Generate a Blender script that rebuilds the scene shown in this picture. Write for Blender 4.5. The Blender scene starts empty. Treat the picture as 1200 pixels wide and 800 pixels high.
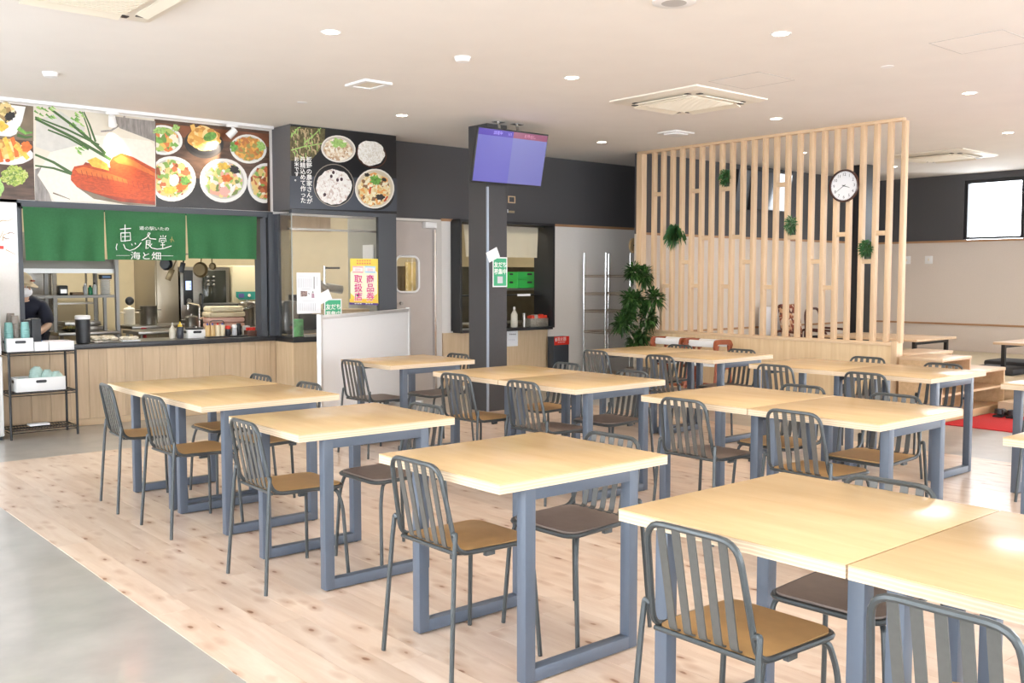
import bpy, bmesh, math, random
from math import radians as RAD, pi, sin, cos
from mathutils import Vector, Matrix
random.seed(7)
scene = bpy.context.scene
COL = scene.collection

# ------------------------------------------------------------------ camera
CAM_Z, FOC, YAW, PITCH = 1.35, 1142.0, RAD(49.5), RAD(-3.75)
cd = bpy.data.cameras.new('camera'); cam = bpy.data.objects.new('camera', cd); COL.objects.link(cam)
cd.sensor_width = 36.0; cd.lens = 36.0 * FOC / 1200.0; cd.clip_start = 0.05; cd.clip_end = 200
cam.location = (0, 0, CAM_Z); cam.rotation_euler = (RAD(90) + PITCH, 0, YAW - RAD(90))
scene.camera = cam

# ------------------------------------------------------------------ world, exposure
SKY, SKYC = 10.0, (0.90, 0.95, 1.0)
world = bpy.data.worlds.new('overcast_sky'); scene.world = world; world.use_nodes = True
bg = world.node_tree.nodes['Background']; bg.inputs[0].default_value = (*SKYC, 1); bg.inputs[1].default_value = SKY
vs = scene.view_settings
vs.view_transform = 'Standard'; vs.look = 'None'; vs.gamma = 1.0; vs.use_curve_mapping = False
vs.exposure = 0.12
DOWNLIGHT_W, KITCHEN_W, SPOT_W = 38.0, 55.0, 75.0

def portal(name, loc, rot, sx, sy):        # daylight sampling guide set in a window opening (gives no light itself)
    l = bpy.data.lights.new(name, 'AREA'); l.shape = 'RECTANGLE'; l.size = sx; l.size_y = sy; l.cycles.is_portal = True
    o = bpy.data.objects.new(name, l); COL.objects.link(o); o.location = loc; o.rotation_euler = rot
    return o

# ------------------------------------------------------------------ helpers
def pix(px, py, axis, val):                # the point of a plane (x, y or z = val) that calibrated photo pixel shows
    f = Vector((cos(YAW)*cos(PITCH), sin(YAW)*cos(PITCH), sin(PITCH)))
    r = Vector((sin(YAW), -cos(YAW), 0)); u = r.cross(f)
    d = r*((px-600)/FOC) - u*((py-400)/FOC) + f
    o = Vector((0, 0, CAM_Z)); t = (val - o[axis]) / d[axis]
    return o + d*t

MATS = {}
def mat(name, col, rough=0.5, metal=0.0, var=0.0, vscale=12.0, spec=0.5, bump=0.0, emit=None, estr=0.0, stretch=(1, 1, 1), coat=0.0):
    if name in MATS: return MATS[name]
    m = bpy.data.materials.new(name); m.use_nodes = True; nt = m.node_tree; b = nt.nodes['Principled BSDF']
    b.inputs['Base Color'].default_value = (*col, 1); b.inputs['Roughness'].default_value = rough
    b.inputs['Metallic'].default_value = metal; b.inputs['Specular IOR Level'].default_value = spec
    b.inputs['Coat Weight'].default_value = coat; b.inputs['Coat Roughness'].default_value = 0.08
    if emit: b.inputs['Emission Color'].default_value = (*emit, 1); b.inputs['Emission Strength'].default_value = estr
    if var > 0 or bump > 0:
        tc = nt.nodes.new('ShaderNodeTexCoord'); mp = nt.nodes.new('ShaderNodeMapping'); mp.inputs['Scale'].default_value = stretch
        nz = nt.nodes.new('ShaderNodeTexNoise'); nz.inputs['Scale'].default_value = vscale; nz.inputs['Detail'].default_value = 6
        nt.links.new(tc.outputs['Object'], mp.inputs[0]); nt.links.new(mp.outputs[0], nz.inputs['Vector'])
        if var > 0:
            cr = nt.nodes.new('ShaderNodeValToRGB'); e = cr.color_ramp.elements
            e[0].position = 0.3; e[1].position = 0.7
            e[0].color = (*[max(0, c*(1-var)) for c in col], 1); e[1].color = (*[min(1, c*(1+var)) for c in col], 1)
            nt.links.new(nz.outputs['Fac'], cr.inputs[0]); nt.links.new(cr.outputs[0], b.inputs['Base Color'])
        if bump > 0:
            bp = nt.nodes.new('ShaderNodeBump'); bp.inputs['Strength'].default_value = bump; bp.inputs['Distance'].default_value = 0.01
            nt.links.new(nz.outputs['Fac'], bp.inputs['Height']); nt.links.new(bp.outputs[0], b.inputs['Normal'])
    MATS[name] = m; return m

def wood(name, c1, c2, axis=2, scale=9.0, rough=0.45, ratio=14.0, world_pos=False, rnd=0.0, knots=False, coat=0.0, spec=0.5, knot_scale=5.4, coat_r=0.08):
    if name in MATS: return MATS[name]
    m = bpy.data.materials.new(name); m.use_nodes = True; nt = m.node_tree; N = nt.nodes; L = nt.links; b = N['Principled BSDF']
    b.inputs['Roughness'].default_value = rough; b.inputs['Coat Weight'].default_value = coat; b.inputs['Coat Roughness'].default_value = coat_r; b.inputs['Specular IOR Level'].default_value = spec
    src = N.new('ShaderNodeNewGeometry').outputs['Position'] if world_pos else N.new('ShaderNodeTexCoord').outputs['Object']
    mp = N.new('ShaderNodeMapping'); s = [ratio, ratio, ratio]; s[axis] = 1.0; mp.inputs['Scale'].default_value = s
    nz = N.new('ShaderNodeTexNoise'); nz.inputs['Scale'].default_value = scale/4; nz.inputs['Detail'].default_value = 8; nz.inputs['Roughness'].default_value = 0.62
    nz.inputs['Distortion'].default_value = 0.35
    cr = N.new('ShaderNodeValToRGB'); e = cr.color_ramp.elements; e[0].position = 0.32; e[1].position = 0.68; e[0].color = (*c2, 1); e[1].color = (*c1, 1)
    oi = N.new('ShaderNodeObjectInfo')
    if world_pos:                              # neighbouring boards get unlike grain
        ml = N.new('ShaderNodeMath'); ml.operation = 'MULTIPLY'; ml.inputs[1].default_value = 37.0; L.new(oi.outputs['Random'], ml.inputs[0])
        cb = N.new('ShaderNodeCombineXYZ'); L.new(ml.outputs[0], cb.inputs[2])
        ad = N.new('ShaderNodeVectorMath'); ad.operation = 'ADD'; L.new(src, ad.inputs[0]); L.new(cb.outputs[0], ad.inputs[1]); vec = ad.outputs[0]
    else: vec = src
    L.new(vec, mp.inputs[0]); L.new(mp.outputs[0], nz.inputs['Vector']); L.new(nz.outputs['Fac'], cr.inputs[0]); out = cr.outputs[0]
    if knots:
        mk = N.new('ShaderNodeMapping'); sk = [2.6, 2.6, 1.0]; sk[axis] = 1.15; mk.inputs['Scale'].default_value = sk
        vo = N.new('ShaderNodeTexVoronoi'); vo.inputs['Scale'].default_value = knot_scale; L.new(vec, mk.inputs[0])
        kn = N.new('ShaderNodeTexNoise'); kn.inputs['Scale'].default_value = 11; L.new(vec, kn.inputs['Vector'])
        km = N.new('ShaderNodeMix'); km.data_type = 'VECTOR'; km.inputs[0].default_value = 0.06; L.new(mk.outputs[0], km.inputs[4]); L.new(kn.outputs['Color'], km.inputs[5]); L.new(km.outputs[1], vo.inputs['Vector'])
        kr = N.new('ShaderNodeValToRGB'); ke = kr.color_ramp.elements; ke[0].position = 0.085; ke[0].color = (1, 1, 1, 1); ke[1].position = 0.14; ke[1].color = (0, 0, 0, 1)
        L.new(vo.outputs['Distance'], kr.inputs[0])
        sp = N.new('ShaderNodeSeparateColor'); L.new(vo.outputs['Color'], sp.inputs[0])
        gt = N.new('ShaderNodeMath'); gt.operation = 'GREATER_THAN'; gt.inputs[1].default_value = 0.22; L.new(sp.outputs[0], gt.inputs[0])
        mu = N.new('ShaderNodeMath'); mu.operation = 'MULTIPLY'; L.new(kr.outputs[0], mu.inputs[0]); L.new(gt.outputs[0], mu.inputs[1])
        mx = N.new('ShaderNodeMix'); mx.data_type = 'RGBA'; L.new(mu.outputs[0], mx.inputs[0]); L.new(out, mx.inputs[6]); mx.inputs[7].default_value = (0.17, 0.07, 0.035, 1)
        out = mx.outputs[2]
        br = N.new('ShaderNodeValToRGB'); be_ = br.color_ramp.elements; be_[0].position = 0.17; be_[0].color = (.85, .85, .85, 1); be_[1].position = 0.42; be_[1].color = (0, 0, 0, 1); L.new(vo.outputs['Distance'], br.inputs[0])
        bm2 = N.new('ShaderNodeMath'); bm2.operation = 'MULTIPLY'; L.new(br.outputs[0], bm2.inputs[0]); L.new(gt.outputs[0], bm2.inputs[1])
        bm3 = N.new('ShaderNodeMath'); bm3.operation = 'MULTIPLY'; L.new(bm2.outputs[0], bm3.inputs[0]); L.new(nz.outputs['Fac'], bm3.inputs[1])
        mx2 = N.new('ShaderNodeMix'); mx2.data_type = 'RGBA'; L.new(bm3.outputs[0], mx2.inputs[0]); L.new(out, mx2.inputs[6]); mx2.inputs[7].default_value = (0.40, 0.20, 0.10, 1); out = mx2.outputs[2]
    if rnd > 0:
        hs = N.new('ShaderNodeHueSaturation'); mr = N.new('ShaderNodeMapRange'); mr.inputs[3].default_value = 1-rnd; mr.inputs[4].default_value = 1+rnd
        L.new(oi.outputs['Random'], mr.inputs[0]); L.new(mr.outputs[0], hs.inputs['Value']); L.new(out, hs.inputs['Color']); out = hs.outputs[0]
    L.new(out, b.inputs['Base Color'])
    MATS[name] = m; return m

def food(name, pal, scale=30.0, rough=0.35):      # printed food: cells of the palette's colours
    if name in MATS: return MATS[name]
    m = bpy.data.materials.new(name); m.use_nodes = True; nt = m.node_tree; N = nt.nodes; L = nt.links; b = N['Principled BSDF']
    b.inputs['Roughness'].default_value = rough
    tc = N.new('ShaderNodeTexCoord'); nz = N.new('ShaderNodeTexNoise'); nz.inputs['Scale'].default_value = scale*0.6
    mxv = N.new('ShaderNodeMix'); mxv.data_type = 'VECTOR'; mxv.inputs[0].default_value = 0.06
    L.new(tc.outputs['Object'], nz.inputs['Vector']); L.new(tc.outputs['Object'], mxv.inputs[4]); L.new(nz.outputs['Color'], mxv.inputs[5])
    vo = N.new('ShaderNodeTexVoronoi'); vo.inputs['Scale'].default_value = scale; L.new(mxv.outputs[1], vo.inputs['Vector'])
    sp = N.new('ShaderNodeSeparateColor'); L.new(vo.outputs['Color'], sp.inputs[0])
    cr = N.new('ShaderNodeValToRGB'); cr.color_ramp.interpolation = 'CONSTANT'; e = cr.color_ramp.elements
    while len(e) < len(pal): e.new(0.5)
    for i, c in enumerate(pal): e[i].position = i/len(pal); e[i].color = (*c, 1)
    L.new(sp.outputs[0], cr.inputs[0]); L.new(cr.outputs[0], b.inputs['Base Color'])
    MATS[name] = m; return m

def glassmat(name, tint=(1, 1, 1), refl=0.08, rough=0.02):
    if name in MATS: return MATS[name]
    m = bpy.data.materials.new(name); m.use_nodes = True; nt = m.node_tree; N = nt.nodes; L = nt.links
    for n in list(N):
        if n.type != 'OUTPUT_MATERIAL': N.remove(n)
    t = N.new('ShaderNodeBsdfTransparent'); t.inputs[0].default_value = (*tint, 1)
    g = N.new('ShaderNodeBsdfGlossy'); g.inputs['Roughness'].default_value = rough
    lw = N.new('ShaderNodeLayerWeight'); lw.inputs[0].default_value = 0.25
    mr = N.new('ShaderNodeMapRange'); mr.inputs[3].default_value = refl*0.5; mr.inputs[4].default_value = 0.7; L.new(lw.outputs['Fresnel'], mr.inputs[0])
    mx = N.new('ShaderNodeMixShader'); L.new(mr.outputs[0], mx.inputs[0]); L.new(t.outputs[0], mx.inputs[1]); L.new(g.outputs[0], mx.inputs[2])
    L.new(mx.outputs[0], N['Material Output'].inputs[0]); MATS[name] = m; return m

def fillet(pts, r, n=5, closed=False):      # rounds a polyline's corners
    P = [Vector(p) for p in pts]; out = []; L = len(P)
    rr = r if isinstance(r, (list, tuple)) else [r]*L
    for i in range(L):
        if not closed and i in (0, L-1): out.append(P[i]); continue
        a, b, c = P[i-1], P[i], P[(i+1) % L]
        d1, d2 = (a-b), (c-b); l = min(rr[i], d1.length*0.48, d2.length*0.48)
        if l < 1e-5: out.append(b); continue
        s, e = b + d1.normalized()*l, b + d2.normalized()*l
        for k in range(n+1):
            t = k/n; out.append(s*(1-t)**2 + b*2*t*(1-t) + e*t*t)
    return out

class MB:
    def __init__(s): s.bm = bmesh.new(); s.mi = 0
    def _tag(s, faces):
        for f in faces: f.material_index = s.mi
    def m(s, i): s.mi = i; return s
    def box(s, x0, x1, y0, y1, z0, z1, bev=0.0, rot=None, piv=None):
        r = bmesh.ops.create_cube(s.bm, size=1.0); vs_ = r['verts']
        M = Matrix.Translation(((x0+x1)/2, (y0+y1)/2, (z0+z1)/2)) @ Matrix.Diagonal((abs(x1-x0), abs(y1-y0), abs(z1-z0), 1))
        bmesh.ops.transform(s.bm, matrix=M, verts=vs_)
        faces = {f for v in vs_ for f in v.link_faces}
        if bev > 0:
            ed = list({e for v in vs_ for e in v.link_edges})
            rb = bmesh.ops.bevel(s.bm, geom=ed, offset=bev, segments=2, affect='EDGES', profile=0.5)
            vs_ = list({v for f in rb['faces'] for v in f.verts} | {v for v in vs_ if v.is_valid}); faces = {f for v in vs_ for f in v.link_faces}
        if rot is not None:
            c = Vector(piv) if piv else Vector(((x0+x1)/2, (y0+y1)/2, (z0+z1)/2))
            bmesh.ops.transform(s.bm, matrix=Matrix.Translation(c) @ rot.to_4x4() @ Matrix.Translation(-c), verts=vs_)
        s._tag(faces); return s
    def tube(s, pts, r, n=8, closed=False, caps=True, flat=None):
        P = [Vector(p) for p in pts]; L = len(P); rings = []; prev = None
        for i in range(L):
            if closed: t = (P[(i+1) % L]-P[i-1])
            else: t = P[min(i+1, L-1)]-P[max(i-1, 0)]
            t.normalize()
            if prev is None:
                a = Vector((0, 0, 1)) if abs(t.z) < 0.9 else Vector((0, 1, 0)); u = t.cross(a).normalized()
            else: u = (prev - t*prev.dot(t)).normalized()
            prev = u; w = t.cross(u)
            ri = r[i] if isinstance(r, (list, tuple)) else r
            rings.append([s.bm.verts.new(P[i] + u*(ri*cos(2*pi*k/n)) + w*(ri*sin(2*pi*k/n))) for k in range(n)])
        fs = []
        for i in range(L if closed else L-1):
            A, B = rings[i], rings[(i+1) % L]
            off = 0
            if closed and i == L-1: off = min(range(n), key=lambda q: (A[0].co-B[q].co).length)
            for k in range(n):
                fs.append(s.bm.faces.new((A[k], A[(k+1) % n], B[(k+1+off) % n], B[(k+off) % n])))
        if caps and not closed:
            fs.append(s.bm.faces.new(list(reversed(rings[0])))); fs.append(s.bm.faces.new(rings[-1]))
        s._tag(fs); return s
    def lathe(s, c, prof, n=20, axis=None, cap=True):       # prof: (r, z) pairs around z through c
        c = Vector(c); R = axis.to_matrix() if axis is not None else Matrix.Identity(3)
        rings = []; fs = []
        if len(prof) == 2 and prof[0][0] < 1e-6: cap = False
        for r, z in prof:
            if r < 1e-6: rings.append([s.bm.verts.new(c + R @ Vector((0, 0, z)))])
            else: rings.append([s.bm.verts.new(c + R @ Vector((r*cos(2*pi*k/n), r*sin(2*pi*k/n), z))) for k in range(n)])
        for A, B in zip(rings, rings[1:]):
            for k in range(n):
                q = (A[k % len(A)], A[(k+1) % len(A)], B[(k+1) % len(B)], B[k % len(B)])
                q = list(dict.fromkeys(q))
                if len(q) > 2: fs.append(s.bm.faces.new(q))
        for rg, rev in ((rings[0], True), (rings[-1], False)) if cap else ():
            if len(rg) > 2: fs.append(s.bm.faces.new(list(reversed(rg)) if rev else rg))
        s._tag(fs); return s
    def ball(s, c, r, seg=14, rings=9, sc=(1, 1, 1), rot=None):
        M = Matrix.Translation(c) @ (rot.to_4x4() if rot is not None else Matrix.Identity(4)) @ Matrix.Diagonal((*sc, 1))
        g = bmesh.ops.create_uvsphere(s.bm, u_segments=seg, v_segments=rings, radius=r, matrix=M)
        s._tag({f for v in g['verts'] for f in v.link_faces}); return s
    def poly(s, pts):
        s._tag([s.bm.faces.new([s.bm.verts.new(p) for p in pts])]); return s
    def prism(s, pts, d):                          # polygon pushed along vector d
        d = Vector(d); P = [Vector(p) for p in pts]; A = [s.bm.verts.new(p) for p in P]; B = [s.bm.verts.new(p+d) for p in P]; L = len(P)
        fs = [s.bm.faces.new(list(reversed(A))), s.bm.faces.new(B)]
        fs += [s.bm.faces.new((A[i], A[(i+1) % L], B[(i+1) % L], B[i])) for i in range(L)]
        s._tag(fs); return s
    def build(s, name, mats, parent=None, smooth=True, loc=None):
        bmesh.ops.recalc_face_normals(s.bm, faces=s.bm.faces[:])
        me = bpy.data.meshes.new(name); s.bm.to_mesh(me); s.bm.free()
        for m in (mats if isinstance(mats, (list, tuple)) else [mats]): me.materials.append(m)
        if smooth:
            me.polygons.foreach_set('use_smooth', [True]*len(me.polygons)); me.set_sharp_from_angle(angle=RAD(38))
        o = bpy.data.objects.new(name, me); COL.objects.link(o)
        if parent: o.parent = parent
        if loc: o.location = loc
        return o

def tag(o, label, cat, group=None, kind=None):
    o['label'] = label; o['category'] = cat
    if group: o['group'] = group
    if kind: o['kind'] = kind
    return o
def thing(name, label, cat, loc=(0, 0, 0), rz=0.0, group=None):
    o = bpy.data.objects.new(name, None); COL.objects.link(o); o.empty_display_size = 0.1
    o.location = loc; o.rotation_euler = (0, 0, rz); return tag(o, label, cat, group)
def struct(o, label=None):
    o['kind'] = 'structure'
    if label: o['label'] = label
    return o
def lab(o, label): o['label'] = label; return o
def dup(root, loc, rz, label, group=None):
    r = root.copy(); COL.objects.link(r); r.location = loc; r.rotation_euler = (0, 0, rz); r['label'] = label
    if group: r['group'] = group
    for ch in root.children:
        c = ch.copy(); COL.objects.link(c); c.parent = r
        for g in ch.children:
            d = g.copy(); COL.objects.link(d); d.parent = c
    return r
def rrect(w, h, r, n=5):                          # rounded rectangle in 2-D, centred
    out = []
    for cx, cy, a0 in ((w/2-r, h/2-r, 0), (-w/2+r, h/2-r, 90), (-w/2+r, -h/2+r, 180), (w/2-r, -h/2+r, 270)):
        for k in range(n+1):
            a = RAD(a0 + 90*k/n); out.append((cx+r*cos(a), cy+r*sin(a)))
    return out
def text(name, body, size, M, m, parent=None, depth=0.0008, align='CENTER', spacing=1.0, bold=0.0):
    cu = bpy.data.curves.new(name, 'FONT'); cu.body = body; cu.size = size; cu.align_x = align; cu.align_y = 'CENTER'; cu.extrude = depth; cu.space_line = spacing
    cu.resolution_u = 3; cu.offset = bold*size
    t = bpy.data.objects.new(name, cu); COL.objects.link(t)
    dg = bpy.context.evaluated_depsgraph_get(); me = bpy.data.meshes.new_from_object(t.evaluated_get(dg)); COL.objects.unlink(t); bpy.data.objects.remove(t)
    me.materials.clear(); me.materials.append(m); me.name = name
    me.transform(M); o = bpy.data.objects.new(name, me); COL.objects.link(o)
    if parent: o.parent = parent
    return o
def face_my(x, y, z):                              # text plane that faces -Y
    return Matrix.Translation((x, y, z)) @ Matrix.Rotation(RAD(90), 4, 'X')

# ------------------------------------------------------------------ materials
M_ceiling = mat('ceiling_paint', (0.82, 0.785, 0.745), 0.9, var=0.015, vscale=3)
M_dark = mat('charcoal_wallpaper', (0.080, 0.0785, 0.084), 0.75, var=0.12, vscale=140, bump=0.15)
M_white = mat('cream_wallpaper', (0.81, 0.78, 0.745), 0.85, var=0.02, vscale=60, bump=0.08)
M_beige = mat('beige_wallpaper', (0.67, 0.595, 0.53), 0.85, var=0.02, vscale=60, bump=0.08)
M_black = mat('black_powder_coat', (0.014, 0.015, 0.018), 0.38)
M_blackwood = mat('black_counter_laminate', (0.03, 0.032, 0.038), 0.3, var=0.2, vscale=30)
M_conc = mat('polished_concrete', (0.375, 0.365, 0.345), 0.28, var=0.12, vscale=5, bump=0.02, coat=0.35)
M_maple = wood('maple_batten', (0.73, 0.535, 0.345), (0.64, 0.445, 0.27), axis=2, scale=9, rough=0.5)
M_mapleh = wood('maple_batten_along', (0.73, 0.535, 0.345), (0.64, 0.445, 0.27), axis=1, scale=9, rough=0.5)
M_oakv = wood('counter_oak_board', (0.67, 0.51, 0.345), (0.565, 0.415, 0.265), axis=2, scale=8, rough=0.55, world_pos=True, rnd=0.07)
M_oakp = wood('oak_veneer_panel', (0.67, 0.51, 0.335), (0.58, 0.425, 0.26), axis=2, scale=9, rough=0.5)
M_trim = wood('trim_wood', (0.48, 0.28, 0.15), (0.38, 0.20, 0.10), axis=0, scale=8, rough=0.5)
M_plank = wood('pine_plank_print', (0.80, 0.655, 0.535), (0.64, 0.47, 0.355), axis=1, scale=5.5, rough=0.36, ratio=9, world_pos=True, rnd=0.07, knots=True, coat=0.55, coat_r=0.2)
M_top = wood('birch_table_top', (0.67, 0.48, 0.26), (0.59, 0.405, 0.205), axis=1, scale=6, rough=0.22, ratio=7, spec=0.45)
M_legblue = mat('slate_blue_paint', (0.095, 0.118, 0.158), 0.42, var=0.02, vscale=40)
M_chair = mat('gunmetal_tube', (0.066, 0.075, 0.079), 0.33, metal=0.35, var=0.06, vscale=60)
M_slat = mat('gunmetal_slat', (0.098, 0.097, 0.09), 0.42, metal=0.15, var=0.06, vscale=60)
M_tan = mat('tan_seat_vinyl', (0.53, 0.315, 0.125), 0.42, var=0.05, vscale=25)
M_brown = mat('brown_seat_vinyl', (0.25, 0.195, 0.168), 0.45, var=0.06, vscale=25)
M_steel = mat('brushed_steel', (0.33, 0.315, 0.29), 0.32, metal=1.0, var=0.08, vscale=20, stretch=(1, 1, 12))
M_chrome = mat('chrome', (0.72, 0.72, 0.72), 0.15, metal=1.0)
M_iron = mat('black_wire', (0.02, 0.02, 0.022), 0.4)
M_wplast = mat('white_plastic', (0.82, 0.82, 0.82), 0.45)
M_cream = mat('cream_plastic', (0.80, 0.74, 0.62), 0.5)
M_kwall = mat('kitchen_tile_beige', (0.54, 0.455, 0.30), 0.5, var=0.03, vscale=8)
M_glass = glassmat('clear_glass')
M_win = glassmat('window_glass', (1, 1, 1), 0.05)
M_dplast = mat('dark_plastic', (0.02, 0.022, 0.026), 0.35)
M_red = mat('signal_red', (0.75, 0.035, 0.02), 0.4)
M_tx_w = mat('white_print', (0.88, 0.88, 0.86), 0.5)
M_paper = mat('white_paper', (0.86, 0.87, 0.90), 0.6)

# plywood edge: fine layers
def ply():
    m = bpy.data.materials.new('birch_ply_edge'); m.use_nodes = True; nt = m.node_tree; N = nt.nodes; L = nt.links; b = N['Principled BSDF']; b.inputs['Roughness'].default_value = 0.5
    tc = N.new('ShaderNodeTexCoord'); sx = N.new('ShaderNodeSeparateXYZ'); L.new(tc.outputs['Object'], sx.inputs[0])
    nz = N.new('ShaderNodeTexNoise'); nz.inputs['Scale'].default_value = 9; L.new(tc.outputs['Object'], nz.inputs['Vector'])
    ma = N.new('ShaderNodeMath'); ma.operation = 'MULTIPLY_ADD'; ma.inputs[1].default_value = 0.006; L.new(nz.outputs['Fac'], ma.inputs[0]); L.new(sx.outputs[2], ma.inputs[2])
    mu = N.new('ShaderNodeMath'); mu.operation = 'MULTIPLY'; mu.inputs[1].default_value = 620; L.new(ma.outputs[0], mu.inputs[0])
    si = N.new('ShaderNodeMath'); si.operation = 'SINE'; L.new(mu.outputs[0], si.inputs[0])
    cr = N.new('ShaderNodeValToRGB'); e = cr.color_ramp.elements; e[0].position = 0.1; e[0].color = (0.60, 0.46, 0.32, 1); e[1].position = 0.75; e[1].color = (0.74, 0.60, 0.43, 1)
    L.new(si.outputs[0], cr.inputs[0]); L.new(cr.outputs[0], b.inputs['Base Color']); return m
M_ply = ply()
CZ = 2.874                                         # ceiling height

# ================================================================== STRUCTURE
X0, X1, Y0, YB = -2.5, 14.5, -3.5, 13.2
fl = struct(MB().box(X0, X1+.1, Y0, YB, -0.12, -0.001).build('floor', M_conc), 'polished grey concrete floor')
pm = bpy.data.meshes.new('plank'); _b = MB().box(0, 1, 0, 1, 0, 1).bm; _b.to_mesh(pm); _b.free(); pm.materials.append(M_plank)
PW, WX0, WX1, WY0, WY1 = 0.149, 1.39, 7.35, 0.25, 7.80
for i in range(40):
    y = WY0 - random.random()*1.2
    while y < WY1 - 0.02:
        a, b_ = max(y, WY0), min(y + 1.32, WY1)
        if b_ - a > 0.03:
            o = bpy.data.objects.new('plank', pm); COL.objects.link(o); o.parent = fl
            o.location = (WX0 + i*PW + .0006, a + .0006, -0.001); o.scale = (PW - .0012, b_ - a - .0012, 0.0025)
        y += 1.32
struct(MB().box(X0-.1, X1+.1, Y0-.1, YB, CZ, CZ+0.12).build('ceiling', M_ceiling), 'flat cream ceiling')

# outer walls behind and beside the camera, with the windows the daylight comes through
def winwall(name, axis, pos, thick, a0, a1, openings, m, wname):
    b = MB()
    def bx(u0, u1, z0, z1):
        if u1-u0 < 1e-4 or z1-z0 < 1e-4: return
        if axis == 0: b.box(min(pos, pos+thick), max(pos, pos+thick), u0, u1, z0, z1)
        else: b.box(u0, u1, min(pos, pos+thick), max(pos, pos+thick), z0, z1)
    u = a0
    for (s, e, z0, z1) in openings:
        bx(u, s, 0, CZ); bx(s, e, 0, z0); bx(s, e, z1, CZ); u = e
    bx(u, a1, 0, CZ)
    w = struct(b.build(name, m, smooth=False))
    for k, (s, e, z0, z1) in enumerate(openings):
        f = MB(); t = 0.045; c0, c1 = (pos+thick*.25, pos+thick*.75)
        c0, c1 = min(c0, c1), max(c0, c1)
        n = max(1, round((e-s)/1.5)); us = [s + (e-s)*q/n for q in range(n+1)]
        def fb(u0, u1, za, zb):
            if axis == 0: f.box(c0, c1, u0, u1, za, zb)
            else: f.box(u0, u1, c0, c1, za, zb)
        fb(s, e, z0, z0+t); fb(s, e, z1-t, z1)
        for q, uu in enumerate(us):
            fb(max(s, uu-t/2) if q else s, min(e, uu+t/2) if q < n else e, z0+t, z1-t) if 0 < q < n else fb(s if q == 0 else e-t, s+t if q == 0 else e, z0+t, z1-t)
        fo = struct(f.build('%s_%d' % (wname, k+1), M_black, smooth=False), 'black framed window')
        g = MB(); mid = (c0+c1)/2
        if axis == 0: g.box(mid-.004, mid+.004, s+t*.5, e-t*.5, z0+t*.5, z1-t*.5)
        else: g.box(s+t*.5, e-t*.5, mid-.004, mid+.004, z0+t*.5, z1-t*.5)
        g.build('pane', M_win, fo, smooth=False)
        cx, cz_ = (s+e)/2, (z0+z1)/2
        if axis == 0: portal('portal', (pos+thick*1.1, cx, cz_), (0, RAD(90) if thick < 0 else RAD(-90), 0) if False else (RAD(90), 0, RAD(-90) if thick < 0 else RAD(90)), e-s, z1-z0)
        else: portal('portal', (cx, pos+thick*1.1, cz_), (RAD(90), 0, 0 if thick > 0 else RAD(180)), e-s, z1-z0)
    return w
winwall('wall_front', 1, Y0, -0.12, X0, X1, [(-1.6, 4.2, 0.25, 2.55), (4.8, 10.7, 0.25, 2.55)], M_white, 'window_front')
winwall('wall_left', 0, X0, -0.12, Y0, YB, [(-2.8, 2.2, 0.25, 2.55), (3.0, 8.2, 0.25, 2.55)], M_white, 'window_left')

# right wall of the raised room: charcoal above, cream below, high windows, and one unseen low window added for light
b = MB()
WR = [(-3.0, 2.3), (2.8, 3.9), (4.2, 5.2), (5.84, 6.70)]  # first opening is an unseen window, added to brighten the whiteboard side
ZW0, ZW1 = 1.915, 2.78
u = Y0
for s, e in WR:
    b.m(0).box(X1, X1+.14, u, s, ZW0-.02, CZ); b.box(X1, X1+.14, s, e, ZW1, CZ); u = e
b.box(X1, X1+.14, u, YB, ZW0-.02, CZ); b.m(1).box(X1, X1+.14, Y0, -3.0, 0, ZW0-.02); b.box(X1, X1+.14, 2.3, YB, 0, ZW0-.02); b.box(X1, X1+.14, -3.0, 2.3, 0, .30)
struct(b.build('wall_right', [M_dark, M_beige], smooth=False), 'charcoal over cream wall')
for k, (s, e) in enumerate(WR):
    f = MB(); t = .05; ZW0 = .32 if k == 0 else 1.915
    f.box(X1+.03, X1+.11, s, e, ZW0, ZW0+t*.6); f.box(X1+.03, X1+.11, s, e, ZW1-t, ZW1); f.box(X1+.03, X1+.11, s, s+t, ZW0+t*.6, ZW1-t); f.box(X1+.03, X1+.11, e-t, e, ZW0+t*.6, ZW1-t)
    fo = struct(f.build('window_%d' % (k+1), M_black, smooth=False), 'high black framed window')
    MB().box(X1+.066, X1+.074, s+.02, e-.02, ZW0+.01, ZW1-.01).build('pane', M_win, fo, smooth=False)
    portal('portal', (X1+.16, (s+e)/2, (ZW0+ZW1)/2), (RAD(90), 0, RAD(90)), e-s, ZW1-ZW0)
b = MB(); b.box(X1-.02, X1+.001, 2.35, 8.1, 1.875, 1.905); b.box(X1-.015, X1+.001, 2.35, 8.1, .645, .672)
struct(b.build('trim_1', wood('trim_wood_y', (0.48, 0.28, 0.15), (0.38, 0.20, 0.10), axis=1, scale=8), smooth=False), 'brown wood rails')
# inner wall of the raised room (ends at the partition)
b = MB(); b.m(0).box(9.03, X1, 8.12, 8.24, 1.89, CZ); b.m(1).box(9.03, X1, 8.12, 8.24, 0, 1.89)
struct(b.build('wall_inner', [M_dark, M_beige], smooth=False), 'charcoal over cream wall behind the batten screen')
b = MB(); b.box(9.03, X1-.02, 8.1, 8.121, 1.875, 1.905); b.box(9.03, X1-.015, 8.105, 8.121, .645, .672)
struct(b.build('trim_2', M_trim, smooth=False), 'brown wood rails')

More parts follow.
